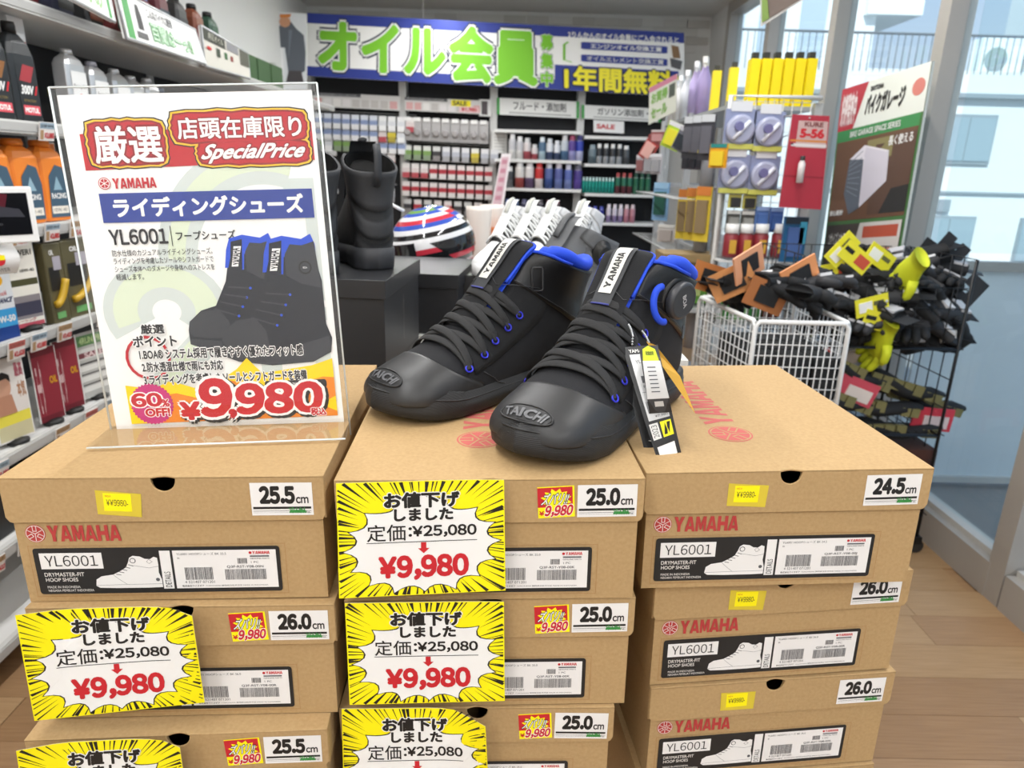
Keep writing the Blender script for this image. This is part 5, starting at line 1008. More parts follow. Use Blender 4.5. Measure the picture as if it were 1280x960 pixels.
for i, (x, y, c, h_, w_) in enumerate(((1.0, 4.62, 'dcdcda', .24, 'grey-white'), (1.0, 4.48, 'e2e2e0', .25, 'white'), (1.0, 4.32, 'd8dade', .26, 'pale grey'), (1.0, 4.12, 'b8a8d4', .28, 'lilac'), (1.0, 3.95, 'a898cc', .28, 'violet'))): sprayer('spray_bottle', '%s trigger spray bottle on top of the window rack' % w_, spot(x, y, 1.6995, R(-20)), mat(c, .4), h_, 'trigger spray bottles on the window rack')
def hang(name, label, x, y, z, mb, grp=None, cat='package', rz=0): o = obj(name, mb if isinstance(mb, bpy.types.Mesh) else mb.mesh(name)); o.matrix_world = spot(x, y, z, rz); tag(o, label, cat, grp); return o
wp = MB(); wp.box((0, 0, 0), (.135, .008, .17), mat('8c94b4', .35)); wp.box((0, -.005, .095), (.09, .006, .04), mat('d8dade', .4)); wp.lathe([(.062, 0), (.062, .02), (.05, .024)], mat('a8acc4', .25), Matrix.Translation((0, -.002, .0)) @ FRONT, 18); wp.box((0, -.012, -.07), (.13, .012, .022), mat('c8c860', .5)); wp.tube([(-.03, -.03, -.04), (.035, -.03, .035)], .009, mat('e4e6f0', .3), 6); wp.lathe([(.022, 0), (.02, .012)], mat('70709c', .3), Matrix.Translation((-.01, -.026, .012)) @ FRONT, 10); wpm = wp.mesh('round_pack')
for i, (px, py) in enumerate(((925, 162), (961, 165), (918, 218), (955, 220))): p = at(px, py, gy0-.06); hang('round_pack', ['blue round blister pack, upper left on the wire grid', 'blue round blister pack, upper right on the wire grid', 'blue round blister pack, lower left on the wire grid', 'blue round blister pack, lower right on the wire grid'][i], p.x, gy0-.05, p.z, wpm, 'blue round blister packs')
def blist(c1, c2, c3, w_=.07, h_=.1): m = MB(); m.box((0, 0, 0), (w_, .008, h_), mat(c1, .4)); m.box((0, -.012, -.01), (w_*.7, .02, h_*.6), mat(c2, .35)); m.box((0, -.006, h_*.42), (w_*.9, .006, h_*.16), mat(c3, .5)); return m
items = [('small yellow and black pack', 919, 250, 'c8c060', '2c2c2c', 'e0e0d0', .06, .07), ('small yellow and black pack', 937, 251, 'c8c060', '2c2c2c', 'e0e0d0', .06, .07), ('black and grey pack', 916, 277, '4c4c48', '8c8c88', 'd0d0cc', .062, .1), ('black and grey pack', 934, 278, '4c4c48', '8c8c88', 'd0d0cc', .062, .1), ('blue pack', 952, 274, '5878b0', '4868a4', '88a0cc', .062, .11), ('blue pack', 970, 275, '5070b0', '4060a0', '88a0cc', .062, .11)]
for i, (lb, px, py, c1, c2, c3, w_, h_) in enumerate(items): p = at(px, py, gy0-.05); hang('blister_pack', '%s on the wire grid, %s one' % (lb, 'left' if i % 2 == 0 else 'right'), p.x, gy0-.045, p.z, blist(c1, c2, c3, w_, h_), 'small packs on the wire grid')
jm = MB(); jm.lathe([(.032, 0), (.034, .01), (.034, .10), (.028, .108), (.030, .11), (.030, .15)], [mat('7c3438', .4), mat('8c2c34', .4), mat('7c3438', .4), mat('7c3438', .4), mat('e8e8e6', .4)], n=14); jm.box((0, -.034, .05), (.03, .004, .06), mat('d8a83c', .5)); jmm = jm.mesh('canister')
for i, px in enumerate((913, 931, 950, 973)): p = at(px, 322, gy0-.08); hang('canister', '%s red canister with a white lid on the wire grid' % ORD[i], p.x, gy0-.06, p.z, jmm, 'red canisters on the wire grid', 'jar')
MB().box(((gx0+gx1)/2-.03, gy0-.05, at(940, 324, gy0-.06).z-.008), (.36, .12, .006), WIRE).build('wire_shelf', g)
p = at(994, 300, gy0-.12); bb = MB(); bb.box((0, 0, 0), (.105, .02, .20), mat('2c6c9c', .4)); bb.box((0, -.014, -.01), (.07, .012, .13), mat('5474b4', .4)); bb.box((0, -.012, .085), (.10, .012, .03), mat('283848', .5)); bb.box((.03, -.014, .03), (.03, .012, .1), mat('48b4d8', .4)); hang('blue_pack', 'large blue pack at the right edge of the wire grid', p.x, gy0-.10, p.z, bb)
# green cartons and boxes low on the rack
for i, (px, py, c, w_, h_, nm, lb) in enumerate(((870, 330, '9a8258', .26, .12, 'carton', 'brown carton under the yellow packs on the window rack'), (868, 358, '6fae3c', .20, .12, 'green_bag', 'bright green packet pile below the brown carton'),)):
    p = at(px, py, gy0+.15); q = MB(); q.box((0, 0, 0), (w_, .2, h_), mat(c, .7, mottle=(30, '4a7a30' if i else '8a7450', .3))); q.box((0, -.101, 0), (w_*.6, .004, h_*.4), mat('57472c' if not i else 'c8d88c', .6)); hang(nm, lb, .86, gy0+.12, p.z, q, None, 'box')
MB().box((.86, gy0+.2, at(868, 374, gy0+.15).z-.02), (.30, .5, .02), GW).build('shelf_board', g); MB().box((.86, gy0+.2, at(870, 342, gy0+.15).z-.002), (.30, .5, .008), GW).build('shelf_board', g)
for i, px in enumerate((915, 935, 955, 975, 990)): p = at(px, 350, gy0+.12); q = MB(); q.box((0, 0, 0), (.08, .12, .15), mat(['5c6c4c', '3c9c3c', '8ccc7c', '3c8c44', '703c34'][i], .5)); hang('carton', ['dull green', 'green', 'pale green', 'leaf green', 'brown'][i]+' carton seen through the bottom of the wire grid', .99+.075*i, gy0+.14, 1.02-.24+.01, q, 'cartons behind the wire grid', 'box')
MB().box(((gx0+gx1)/2, gy0+.16, .70), (gx1-gx0-.04, .24, .01), GW).build('shelf_board', g)
# side of the rack: hanging goods towards the aisle
sx = .90
def sidepk(name, label, px, py, w_, h_, c1, c2, c3, grp=None, tilt=0, X=sx):
    p = atx(px, py, X); m = blist(c1, c2, c3, w_, h_); o = obj(name, m.mesh(name)); o.matrix_world = Matrix.Translation((X, p.y, p.z)) @ Matrix.Rotation(R(-38), 4, 'Z') @ Matrix.Rotation(R(tilt), 4, 'Y'); tag(o, label, 'package', grp)
sidepk('red_pack', 'red pack leaning out at the far end of the window rack', 812, 186, .10, .15, 'a84844', 'd8a8a0', '7c3c3c', None, 30); sidepk('red_pack', 'small dark red pack above the leaning red one', 823, 170, .10, .07, '8c4c4c', 'b88888', 'c8c0c0')
sidepk('lime_pack', 'lime and yellow pack hanging on the window rack', 842, 170, .11, .14, 'b4d040', 'e0d838', 'd8d8e0', None, 20); sidepk('wheel_pack', 'dark round brush pack beside the lime one', 853, 175, .08, .12, '787880', '303840', 'c0c0c8', None, 25)
for i, px in enumerate((862, 873, 884)): sidepk('brush_pack', ['left', 'middle', 'right'][i]+' dark bottle-shaped pack hanging under the rack shelf', px, 172, .07, .2, '3c3c42', '606068', 'c8ccd0', 'dark packs under the rack shelf')
for i, px in enumerate((858, 867, 877)): sidepk('yellow_cap_pack', ['left', 'middle', 'right'][i]+' small dark pack with a yellow foot, below the brush packs', px, 200, .045, .09, '48404c', '2c2c34', 'c8b840', 'small yellow footed packs')
sidepk('teal_pack', 'small teal and orange pack near the wire grid', 898, 195, .08, .10, 'e0a020', 'e8c830', '20807c')
for i, px in enumerate((855, 866, 878)): sidepk('yellow_pack', ['left', 'middle', 'right'][i]+' yellow and orange tool pack on the window rack side', px, 268, .075, .25, 'e0c43c', '8c7858', 'd07c34', 'yellow and orange tool packs')
sidepk('blue_frame_pack', 'light blue boxed tool at the far end of the window rack', 826, 252, .10, .22, '88b4dc', '2c5c50', '98c0e0'); sidepk('white_pack', 'white bag hanging below the light blue boxed tool', 833, 292, .11, .1, 'd4d0cc', 'b8b0ac', 'e8e8e4')
for i, (px, c) in enumerate(((801, 'b0b0b4'), (811, 'a4a0a4'), (821, 'c0bcc0'))): sidepk('clear_pack', ['left', 'middle', 'right'][i]+' clear pack under the red packs', px, 205, .07, .12, c, '8c5c5c' if i == 0 else '9c9ca0', 'd8d8dc', 'clear packs under the red packs')
m = MB(); [m.lathe([(.035, 0), (.035, .2), (.03, .22)], mat('8c8e94', .4), Matrix.Translation((0, .0, -.24*k)), 10) for k in range(4)]; p = atx(900, 235, .93); hang('sleeve_pack', 'grey column of hanging sleeves beside the wire grid upright', .925, 3.42, 1.28, m)
for z, y0, y1 in ((1.28, 3.45, 4.6), (1.02, 3.45, 4.6)): 
    q = MB(); q.tube([(.80, y0, z), (.80, y1, z)], .005, GW, 5); [q.tube([(.80, y0+k*(y1-y0)/12, z), (gx0, y0+k*(y1-y0)/12, z)], .0025, GW, 4) for k in range(13)]; q.build('wire_tray', g)
# pink topped board at the far corner, hanging green board above
r = empty('price_board', 'small pink topped green and white price board above the far packs', 'sign'); a, b, c, d = at(812, 110, 4.4), at(847, 92, 4.0), at(845, 139, 4.0), at(811, 156, 4.4); slab(d, c, b, a, .008, Vector((0, 1, 0)), WHITE).build('board', r)
P = Print(.001); P.rect(0, 0, 1, 1, mat('e8ece0', .6)); P.up(); P.rect(0, .86, 1, 1, mat('d888a4', .6)); P.rect(.75, .45, .95, .8, mat('586058', .6)); P.text('お買得', .1, .5, .7, .8, mat('8cc060', .6), off=.05); P.text('セール', .1, .1, .7, .4, mat('8cc060', .6), off=.05); P.build('print', r, quad(a, b, c, d), lift=.001)
r = empty('hanging_board', 'green and pink framed board hanging at the top by the window', 'sign'); a, b, c, d = at(951, -30, 2.6), at(1012, -44, 2.3), at(1010, -4, 2.3), at(952, 33, 2.6); slab(d, c, b, a, .01, Vector((0, 1, 0)), WHITE).build('board', r); P = Print(.001); P.rect(0.03, .06, .97, 1, mat('8c7c74', .6)); P.up(); P.poly([(.03, .06), (.2, .06), (.12, 1), (.03, 1)], mat('9cc060', .6)); P.build('print', r, quad(a, b, c, d), lift=.001)
# red hanging sheet with a small can
r = empty('red_display_sheet', 'red hanging display sheet with one small can, in front of the window post', 'display card'); Y = 3.02; a, b, c, d = at(991, 143, Y), at(1037, 145, Y), at(1026, 262, Y), at(974, 259, Y); slab(d, c, b, a, .006, Vector((0, 1, 0)), mat('b0283c', .5)).build('sheet', r)
P = Print(.0008); P.rect(0, 0, 1, 1, mat('ad2a3c', .5)); P.up(); P.rect(.18, .66, .97, .94, mat('c8a8a4', .5)); P.rect(.02, .72, .98, .74, mat('d08030', .5)); P.rect(.06, .67, .98, .70, mat('d8d0d0', .5)); P.rect(0, .34, 1, .355, mat('8c1c2c', .5)); P.up(); P.text('5-56', .25, .76, .9, .86, RED, off=.06); P.text('KURE', .35, .88, .85, .93, mat('7c3c3c', .5), off=.04); P.rect(.05, .685, .12, .70, BLACK); P.build('print', r, quad(a, b, c, d), lift=.001)
q = MB(); p = at(1000, 222, Y-.03); q.lathe([(.014, 0), (.014, .075), (.009, .085), (.010, .087), (.010, .105)], [mat('e4dcdc', .4)]*3+[BLACK], Matrix.Translation((p.x, Y-.03, p.z-.02)), 10); q.build('small_can', r)
m = MB(); p = at(1012, 146, Y); m.tube([(p.x, Y-.004, p.z-.005), (p.x-.01, Y+.14, p.z+.012), (1.18, gy0, p.z+.02)], .004, SIL, 5); m.build('hook_rod', r)
# garage poster at the window
r = empty('garage_poster', 'large stand poster of a white slatted storage unit in front of the window', 'poster')
a, b, c, d = atx(1054, 112, 1.60), atx(1159, 76, 1.52), atx(1128, 268, 1.52), atx(1036, 262, 1.60); b = Vector((1.54, b.y, b.z)); e0, f0 = atx(1120, 345, 1.54), atx(1026, 345, 1.60)
slab(f0, e0, b, a, .012, Vector((1, .3, 0)).normalized(), mat('d0d4cc', .5)).build('board', r)
P = Print(.0008); BRN = mat('6c4c38', .6); P.rect(0, 0, 1, 1, mat('4a7a44', .5)); P.up(); P.rect(.02, .30, .98, .72, BRN); P.rect(0, .78, 1, 1, mat('e4e8e0', .5)); P.rect(.02, .72, .98, .78, mat('3c8c50', .5)); P.rect(.02, .0, .98, .28, mat('4c4440', .5)); P.up()
P.poly([(0, .78), (.22, .78), (.36, 1), (0, 1)], mat('b83040', .5)); P.rect(.56, .32, .98, .70, mat('5c4438', .6)); P.rect(.45, .60, .75, .7, mat('8c8458', .6)); P.poly([(.7, .32), (.98, .32), (.98, .45), (.8, .44)], mat('2c2c2c', .6)); P.disc(.92, .9, .06, mat('d07c74', .5), n=14, ry=.04); P.up()
P.text('好評発売中', .03, .80, .24, .97, mat('e8d8d8', .5), off=.05); P.text('バイクガレージ', .36, .83, .80, .93, INK, off=.05); P.text('DAYTONA', .40, .945, .55, .97, INK, off=.05); P.text('BIKE GARAGE SPACE SERIES', .2, .735, .8, .765, WHITE, off=.02); P.text('長く使える', .7, .65, .95, .70, WHITE, off=.03); P.text('安心設計', .04, .33, .24, .36, WHITE, off=.05)
P.poly([(.24, .62), (.42, .68), (.45, .36), (.32, .33), (.22, .44)], mat('5c6470', .5)); P.poly([(.42, .68), (.72, .63), (.74, .48), (.45, .36)], mat('d8d4e0', .5)); P.poly([(.24, .62), (.42, .68), (.72, .63), (.55, .60)], mat('ece8f0', .5)); P.up()
[P.line([(.25, .46+.02*k), (.41, .42+.033*k)], .004, mat('8c94a0', .5)) for k in range(8)]; P.poly([(.38, .0), (.98, .0), (.98, .28), (.50, .28)], mat('d8d4d0', .5)); P.rect(.55, .2, .95, .26, mat('c05840', .5)); P.up(); P.text('組立簡単', .55, .08, .9, .15, mat('c05840', .5), off=.05); P.text('2サイズ 3カラー', .08, .17, .36, .24, WHITE, off=.03)
P.build('print', r, quad(a, b, e0, f0), lift=.001); P = MB(); P.tube([f0, (f0.x, f0.y, .02)], .012, mat('8c8c58', .5), 6).tube([e0, (e0.x, e0.y, .02)], .012, mat('8c8c58', .5), 6).box(((f0.x+e0.x)/2, (f0.y+e0.y)/2, .012), (.2, .7, .02), mat('8c8c8c', .5)); P.build('stand', r)

# ------------------------------------------------------------------ plinths, black boxes, footwear behind
TBL = mat('dcdcd8', .5)
def plinth(label, x0, x1, y0, y1, z1):
    r = empty('display_table', label, 'table', Matrix.Translation(((x0+x1)/2, (y0+y1)/2, 0))); w_, d_ = x1-x0, y1-y0
    MB().box((0, 0, z1-.015), (w_, d_, .03), TBL).build('tabletop', r)
    for sx in (-1, 1):
        for sy in (-1, 1): MB().box((sx*(w_/2-.03), sy*(d_/2-.03), (z1-.03)/2), (.04, .04, z1-.03), GREYM).build('leg', r)
    return r
plinth('low table under the left-hand and middle box stacks', -.50, .135, .60, 1.02, .695); plinth('lower table under the right-hand box stack', .16, .50, .66, 1.08, .555)
plinth('low table under the black boxes behind the poster stand', -.62, -.19, 1.22, 1.66, .845)
KBX = mat('2a2b2e', .38, bump=(300, .05)); KBT = mat('33353a', .35)
def black_box(label, x, y, z, w_, d_, h_, yaw=-4, gold=False):
    r = empty('black_shoe_box', label, 'box', spot(x, y, z, R(yaw)), 'black shoe boxes behind the front stacks')
    MB().box((0, 0, (h_-.035)/2), (w_-.008, d_-.008, h_-.035), KBX).build('base', r, .001); MB().box((0, 0, h_-.0175), (w_, d_, .035), KBX).build('lid', r, .001)
    P = Print(.0004); P.line([(-.02, h_*.2), (-.02, h_*.72)], .0015, mat('9a948a', .4)); P.build("side_print", r, Matrix.Translation((w_/2+.0008, 0, 0)) @ SIDE); return r
black_box('black shoe box under the rugged black boots', -.395, 1.455, 1.019, .36, .33, .178)
black_box('black shoe box beneath the one with the rugged boots', -.40, 1.45, .846, .36, .33, .172)
plinth('white display counter behind the front boots', -.60, .36, 1.74, 2.80, .985)
gm = MB(); [gm.tube([(-.6+.03*k, 1.735, .62), (-.6+.03*k, 1.735, .96)], .0022, WIRE, 4) for k in range(33)]; [gm.tube([(-.6, 1.733, .62+.034*k), (.36, 1.733, .62+.034*k)], .0022, WIRE, 4) for k in range(11)]; tag(gm.build('wire_grid'), 'white wire grid hanging on the front of the display counter', 'grid')
black_box('low black shoe box on the counter, right of the boot box', -.26, 1.93, .986, .30, .34, .155, -5); 0
black_box('upper black shoe box at the back of the counter', -.42, 1.95, 1.142, .26, .33, .10, -5) if 0 else None
black_box('black shoe box under the helmet', -.28, 2.32, 1.1265, .30, .30, .045, -3) if 0 else None
black_box('black shoe box under the white hi-top trainers, left one', -.005, 2.02, .986, .24, .34, .14, 0); black_box('black shoe box under the white hi-top trainers, right one', .24, 2.02, .986, .235, .34, .14, 0)
def shoe(name, label, M, up_, sole_, lace_=None, group=None, acc=None, rugged=False, loop=False, dial=False):
    r = empty(name, label, 'shoe' if name != 'rugged_boot' else 'boot', M, group)
    top = lambda ph: UM-.4*max(0, math.sin(ph)**2)
    grid(lambda a, b: sp(a*top(2*math.pi*b), 2*math.pi*b), 36, 32, up_, close=True).build('upper', r)
    ins = grid(lambda a, b: sp(top(2*math.pi*b)-a*2.5, 2*math.pi*b, -.004), 3, 28, BLACK, close=True); ins.add([sp(UM-2.8, 2*math.pi*k/28, -.004) for k in range(28)], [tuple(range(28))], BLACK); ins.build('lining', r)
    def so(a, b):
        k = 2*math.pi*b; x = .166+.172*math.cos(k); y = hw(x)*(1 if math.sin(k) >= 0 else -1); o, z = [(-.004, 0), (.002, .003), (.003, .02), (.002, .036), (-.01, .037)][int(round(a*4))]
        L = math.hypot(x-.166, y) or 1
        if rugged and a < .3: o -= .005*(int(b*32) % 2)
        return Vector((x+o*(x-.166)/L, y+o*y/L, z))
    s_ = grid(so, 4, 64, sole_, close=True); s_.add([so(0, k/64) for k in range(64)], [tuple(range(64))], sole_); s_.build('sole', r)
    if acc:
        patch(lambda ph: 9.8, lambda ph: 12.5, -1.1, 1.1, .003, .004, acc, 10, 18).build('heel_counter', r)
        patch(lambda ph: 14.2, lambda ph: top(ph), -2.5, 2.5, .005, .006, acc, 8, 28).build('collar_panel', r)
        patch(lambda ph: 12.7, lambda ph: 13.8, -2.2, 2.2, .003, .004, acc, 6, 24).build('ankle_band', r)
    tb = grid(lambda a, b: Vector((tcen(a)[0]+.004-9*((b-.5)*.056)**2, (b-.5)*.056, tcen(a)[1]+.004)), 12, 8, up_); tb.build('tongue', r)
    MB().tube([Vector((tcen(k/10)[0]+.007, s*.028 if 0 else 0, tcen(k/10)[1]+.007)) for k in range(5, 11)], .010, acc or STRAP, 6, flat=.4).build('tongue_stripe', r)
    if lace_:
        for i in range(5):
            u = 6.3+1.5*i
            MB().tube([sp(u+(.7 if k % 2 else 0)*0+.8*k/8, math.pi-.8+1.6*k/8, .007) for k in range(9)], .0042, lace_, 5).build('lace', r); MB().tube([sp(u+.8-.8*k/8, math.pi-.8+1.6*k/8, .010) for k in range(9)], .0042, lace_, 5).build('lace', r)
        for s in (-1, 1): MB().tube([sp(5.8+.9*k, s*(math.pi-.95), .004) for k in range(9)], .0016, BLACK, 4).build('piping', r)
    if loop: MB().tube([Vector((-.006, 0, .14)), Vector((-.018, 0, .16)), Vector((-.020, 0, .19)), Vector((-.012, 0, .205)), Vector((.0, 0, .195))], .009, STRAP, 6, flat=.35).build('pull_loop', r)
    if dial:
        u, ph = find(.07, .150, 1); n = snorm(u, ph); Q = Matrix.Translation(sp(u, ph, .003)) @ (n.to_track_quat('Z', 'Y').to_matrix().to_4x4())
        MB().lathe([(.024, -.004), (.024, .004), (.017, .006), (.017, .014), (.013, .016)], BLACK, Q, 20).build('dial', r)
    return r
def put(x, y, z, deg, sc=(1, 1, 1)): return Matrix.Translation((x, y, z)) @ Matrix.Rotation(R(deg), 4, 'Z') @ Matrix.Diagonal((*sc, 1))
RUG = mat('1f2022', .75, bump=(500, .4)); RUG2 = mat('2c2d30', .6, bump=(400, .3)); RUG3 = mat('2b2624', .8, bump=(500, .4)); RS = mat('35363a', .6)
for i, (x, y, a, m_) in enumerate(((-.352, 1.315, 118, RUG), (-.262, 1.41, 116, RUG), (-.462, 1.33, 115, RUG3))):
    shoe('rugged_boot', ['rugged black boot with a pull loop, heel to the shopper', 'rugged black boot at the right end of the black box', 'brownish black boot mostly hidden behind the poster'][i], put(x, y, 1.198, a, (.78, .92, (1.16, 1.16, 1.30)[i])), m_, RS, None, 'rugged black boots on the black box', RUG2, True, i < 2)
WHA = mat('dcdddf', .5); WHT = mat('eceded', .5, bump=(300, .15)); WST = mat('c9cac2', .6)
for i, (x, y) in enumerate(((.055, 2.06), (.112, 2.07), (.168, 2.08), (.255, 2.09))):
    shoe('white_trainer', ['white lace-up hi-top trainer, leftmost of the row behind the boots', 'white hi-top trainer, second from the left in the row', 'white hi-top trainer, third in the row behind the grey boot', 'white hi-top trainer, right end of the row'][i], put(x, y, 1.1265, -122, (.78, .60, .90)), WHT, WHT, WHITE, 'white hi-top trainers', WHA)
    tr_ = [o for o in C.objects if o.name.startswith('white_trainer')][-1]; patch(lambda ph: 6.0, lambda ph: 14.0, math.pi-.85, math.pi+.85, .003, .004, BLACK, 14, 12).build('lace_bed', tr_)
    for p_ in [c for c in bpy.data.objects if c.name.startswith('tongue_stripe') and c.parent and c.parent.name.startswith('white_trainer')]: p_.data.materials[0] = WST
GRB = mat('5b5d60', .55, bump=(300, .15))
black_box('black shoe box under the grey boot with the dial', .19, 1.80, .986, .20, .10, .10, 0) if 0 else None
plinth('small riser under the grey boot', .07, .33, 1.22, 1.60, 1.075)
shoe('grey_boot', 'dark grey boot with a black dial, just behind the front pair', put(.215, 1.53, 1.0755, -146, (.9, .95, 1.10)), GRB, GREYD, None, None, GRB, dial=True)
# helmet
hc = at(541, 306, 2.34); r = empty('racing_helmet', 'shiny helmet with blue, red and white stripes on the black boxes', 'helmet', Matrix.Translation((hc.x, 2.34, hc.z)) @ Matrix.Rotation(R(205), 4, 'Z') @ Matrix.Rotation(R(12), 4, 'Y') @ Matrix.Scale(1.08, 4))
HW, HB_, HRD, HK, HGn = mat('e8e8ea', .12, coat=.5), mat('3a58b8', .12, coat=.5), mat('c83848', .12, coat=.5), mat('1c1d20', .1, coat=.5), mat('70a050', .12, coat=.5)
m = MB(); NB = 18; NS = 28
def hs_(a, b):
    th = math.pi*(.02+.74*a); ph = 2*math.pi*b; x = .135*math.sin(th)*math.cos(ph); y = .112*math.sin(th)*math.sin(ph); z = .118*math.cos(th); k = 1+.12*max(0, math.cos(ph))*math.sin(th)*(a > .5)
    return Vector((x*k, y, z))
seq = [HK, HB_, HGn, HB_, HW, HRD, HB_, HW, HK, HW, HK, HK, HK, HRD, HK, HW, HRD, HK]
vs = [hs_(i/NB, j/NS+.02*i) for i in range(NB+1) for j in range(NS)]; o = len(m.v)
m.v += [tuple(v) for v in vs]
for i in range(NB):
    for j in range(NS):
        m.f.append((i*NS+j, i*NS+(j+1) % NS, (i+1)*NS+(j+1) % NS, (i+1)*NS+j)); m.m.append(m.mi(seq[(i+(j//5)) % 18 if i > 9 else (i + (1 if 6 < j < 20 else 0)) % 18])); m.sm.append(True)
m.f.append(tuple(range(NS))); m.m.append(m.mi(HK)); m.sm.append(True); m.build('shell', r)
v = grid(lambda a, b: Vector((.148*math.cos((b-.5)*1.9), .124*math.sin((b-.5)*1.9), .035-.075*a)), 5, 14, HK); v.build('visor', r); MB().tube([(.06, -.02, .115), (.10, -.05, .15)], .005, HW, 5).build('fin', r)
MB().tube([(.13*math.cos(t), .105*math.sin(t), -.085) for t in [2*math.pi*k/20 for k in range(20)]], .012, HRD, 6, closed=True).build('bottom_trim', r)
tag(MB().box((hc.x, 2.34, (hc.z-.098+.986)/2), (.16, .16, hc.z-.098-.987), KBX).build('helmet_stand'), 'low black stand holding the striped helmet', 'stand')
# white translucent tumblers
CUP = mat('e6ddd4', .35)
for i, (px, y) in enumerate(((598, 2.6), (614, 2.75))): p = at(px, 320, y); m = MB(); m.lathe([(.033, 0), (.047, .17), (.047, .18), (.043, .175)], CUP, n=20); o = m.build('tumbler'); o.location = (p.x, y, .9862); o.scale = (1.0, 1.0, 1.55); tag(o, ['tall white plastic tumbler right of the helmet', 'white plastic tumbler behind the first one'][i], 'container', 'white tumblers on the counter')
o = MB().box((0, 0, .1), (.06, .05, .2), mat('d8783c', .5)).build('orange_pack'); o.location = (at(624, 300, 2.68).x, 2.68, .986); tag(o, 'small orange pack beside the white tumblers', 'package')

# ------------------------------------------------------------------ white wire basket with packs
bx0, bx1, by0, by1, bz0, bz1 = .555, 1.02, 1.86, 2.24, .62, 0
A_, B_, C_, D_ = at(945, 402, 1.90), at(1062, 405, 1.90), at(876, 363, 2.28), None
zt = A_.z; D_ = Vector((B_.x, 2.28, zt)); C_ = Vector((C_.x+.0, 2.28, zt)); A_.y = 1.9; B_.z = zt
r = empty('wire_basket', 'white wire dump basket with orange carded packs, left of the glove rack', 'basket', Matrix.Translation((0, 0, 0)))
def wpanel(P0, P1, z0, z1, n, k, m_, rad=.002, name='wire_side', par=None, rim=.007):
    m = MB(); P0, P1 = Vector((P0.x, P0.y, 0)), Vector((P1.x, P1.y, 0))
    for i in range(n+1): p = P0.lerp(P1, i/n); m.tube([(p.x, p.y, z0), (p.x, p.y, z1)], rad, m_, 4)
    for j in range(k+1): z = z0+(z1-z0)*j/k; m.tube([(P0.x, P0.y, z), (P1.x, P1.y, z)], rad, m_, 4)
    m.build(name, par)
    if rim: f = MB(); d = (P1-P0).normalized()*.012; f.tube([(P0.x, P0.y, z0), (P0.x, P0.y, z1-.015), (P0.x+d.x, P0.y+d.y, z1), (P1.x-d.x, P1.y-d.y, z1), (P1.x, P1.y, z1-.015), (P1.x, P1.y, z0)], rim, m_, 8, smooth=True); f.build('rim', par)
WBK = mat('e8e8e6', .35)
for P0, P1 in ((A_, B_), (C_, A_), (C_, D_), (D_, B_)): wpanel(P0, P1, zt-.42, zt, 14, 13, WBK, .0017, 'wire_side', r)
m = MB(); m.add([(A_.x, A_.y, zt-.41), (B_.x, B_.y, zt-.41), (D_.x, D_.y, zt-.41), (C_.x, C_.y, zt-.41)], [(0, 1, 2, 3)], WBK); m.build('basket_floor', r)
for p in (A_, B_, C_, D_): MB().tube([(p.x, p.y, .0), (p.x, p.y, zt-.42)], .009, WBK, 8).build('leg', r)
OR_ = mat('d08a50', .6); KFB = mat('1b1c1e', .8, bump=(400, .4)); KFB2 = mat('2a2b2e', .7, bump=(300, .3)); GRYP = mat('b9b9bc', .6); OLV = mat('7a7448', .7, bump=(200, .3))
gr = random.Random(11)
def glove_mesh(body, patch_, card, tips=None, seed=0):
    """palm, thumb and four separate curled fingers, with a card header"""
    g = random.Random(seed); m = MB()
    sec = [(-.085, .040, .020), (-.05, .038, .021), (-.02, .045, .024), (.015, .050, .024), (.045, .049, .021), (.055, .044, .017)]
    n = 12; vs = []
    for x, w_, t in sec: vs += [(x, w_*math.cos(2*math.pi*k/n), t*math.sin(2*math.pi*k/n)) for k in range(n)]
    m.add(vs, [(i*n+k, i*n+(k+1) % n, (i+1)*n+(k+1) % n, (i+1)*n+k) for i in range(len(sec)-1) for k in range(n)]+[tuple(range(n)), tuple((len(sec)-1)*n+k for k in range(n))], body, smooth=True)
    for k, (y, L) in enumerate(((-.032, .060), (-.011, .075), (.011, .07), (.031, .055))):
        cv = .25+g.random()*.4; pts = [(.045+L*t*math.cos(cv*t), y*(1+.25*t), -L*t*math.sin(cv*t)) for t in (0, .3, .6, .85, 1.0)]; m.tube(pts, [.015, .0145, .0135, .012, .006], body, 7)
        if tips: p = pts[2]; m.box((p[0], p[1], p[2]+.013), (.022, .017, .007), tips)
    m.tube([(-.01, -.036, 0), (.012, -.056, -.004), (.032, -.066, -.010), (.046, -.066, -.014)], [.017, .0155, .014, .007], body, 7)
    if patch_: m.box((.02, .0, .0225), (.034, .062, .009), patch_); m.box((-.06, 0, .0195), (.04, .056, .007), patch_)
    if card: m.box((-.105, 0, 0), (.05, .075, .0025), card)
    return m.mesh('glove')
gl_ = [glove_mesh(KFB, GRYP, KFB2, KFB2, 1), glove_mesh(KFB, None, KFB, None, 2), glove_mesh(KFB2, mat('dededf', .6), KFB, mat('c8c8ca', .6), 3), glove_mesh(KFB, KFB2, None, None, 4)]
glo = glove_mesh(KFB, OLV, None, OLV, 6)
def thing_(name, me, M, label, cat, grp=None): o = obj(name, me); o.matrix_world = M; return tag(o, label, cat, grp)
def rotm(a, b, c): return Matrix.Rotation(R(a), 4, 'Z') @ Matrix.Rotation(R(b), 4, 'Y') @ Matrix.Rotation(R(c), 4, 'X')
cardm = MB(); cardm.box((0, 0, 0), (.12, .003, .09), OR_); cardm = cardm.mesh('pack_card')
def aimed(px, py, y, rot): p = at(px, py, y); return Matrix.Translation(p) @ rot
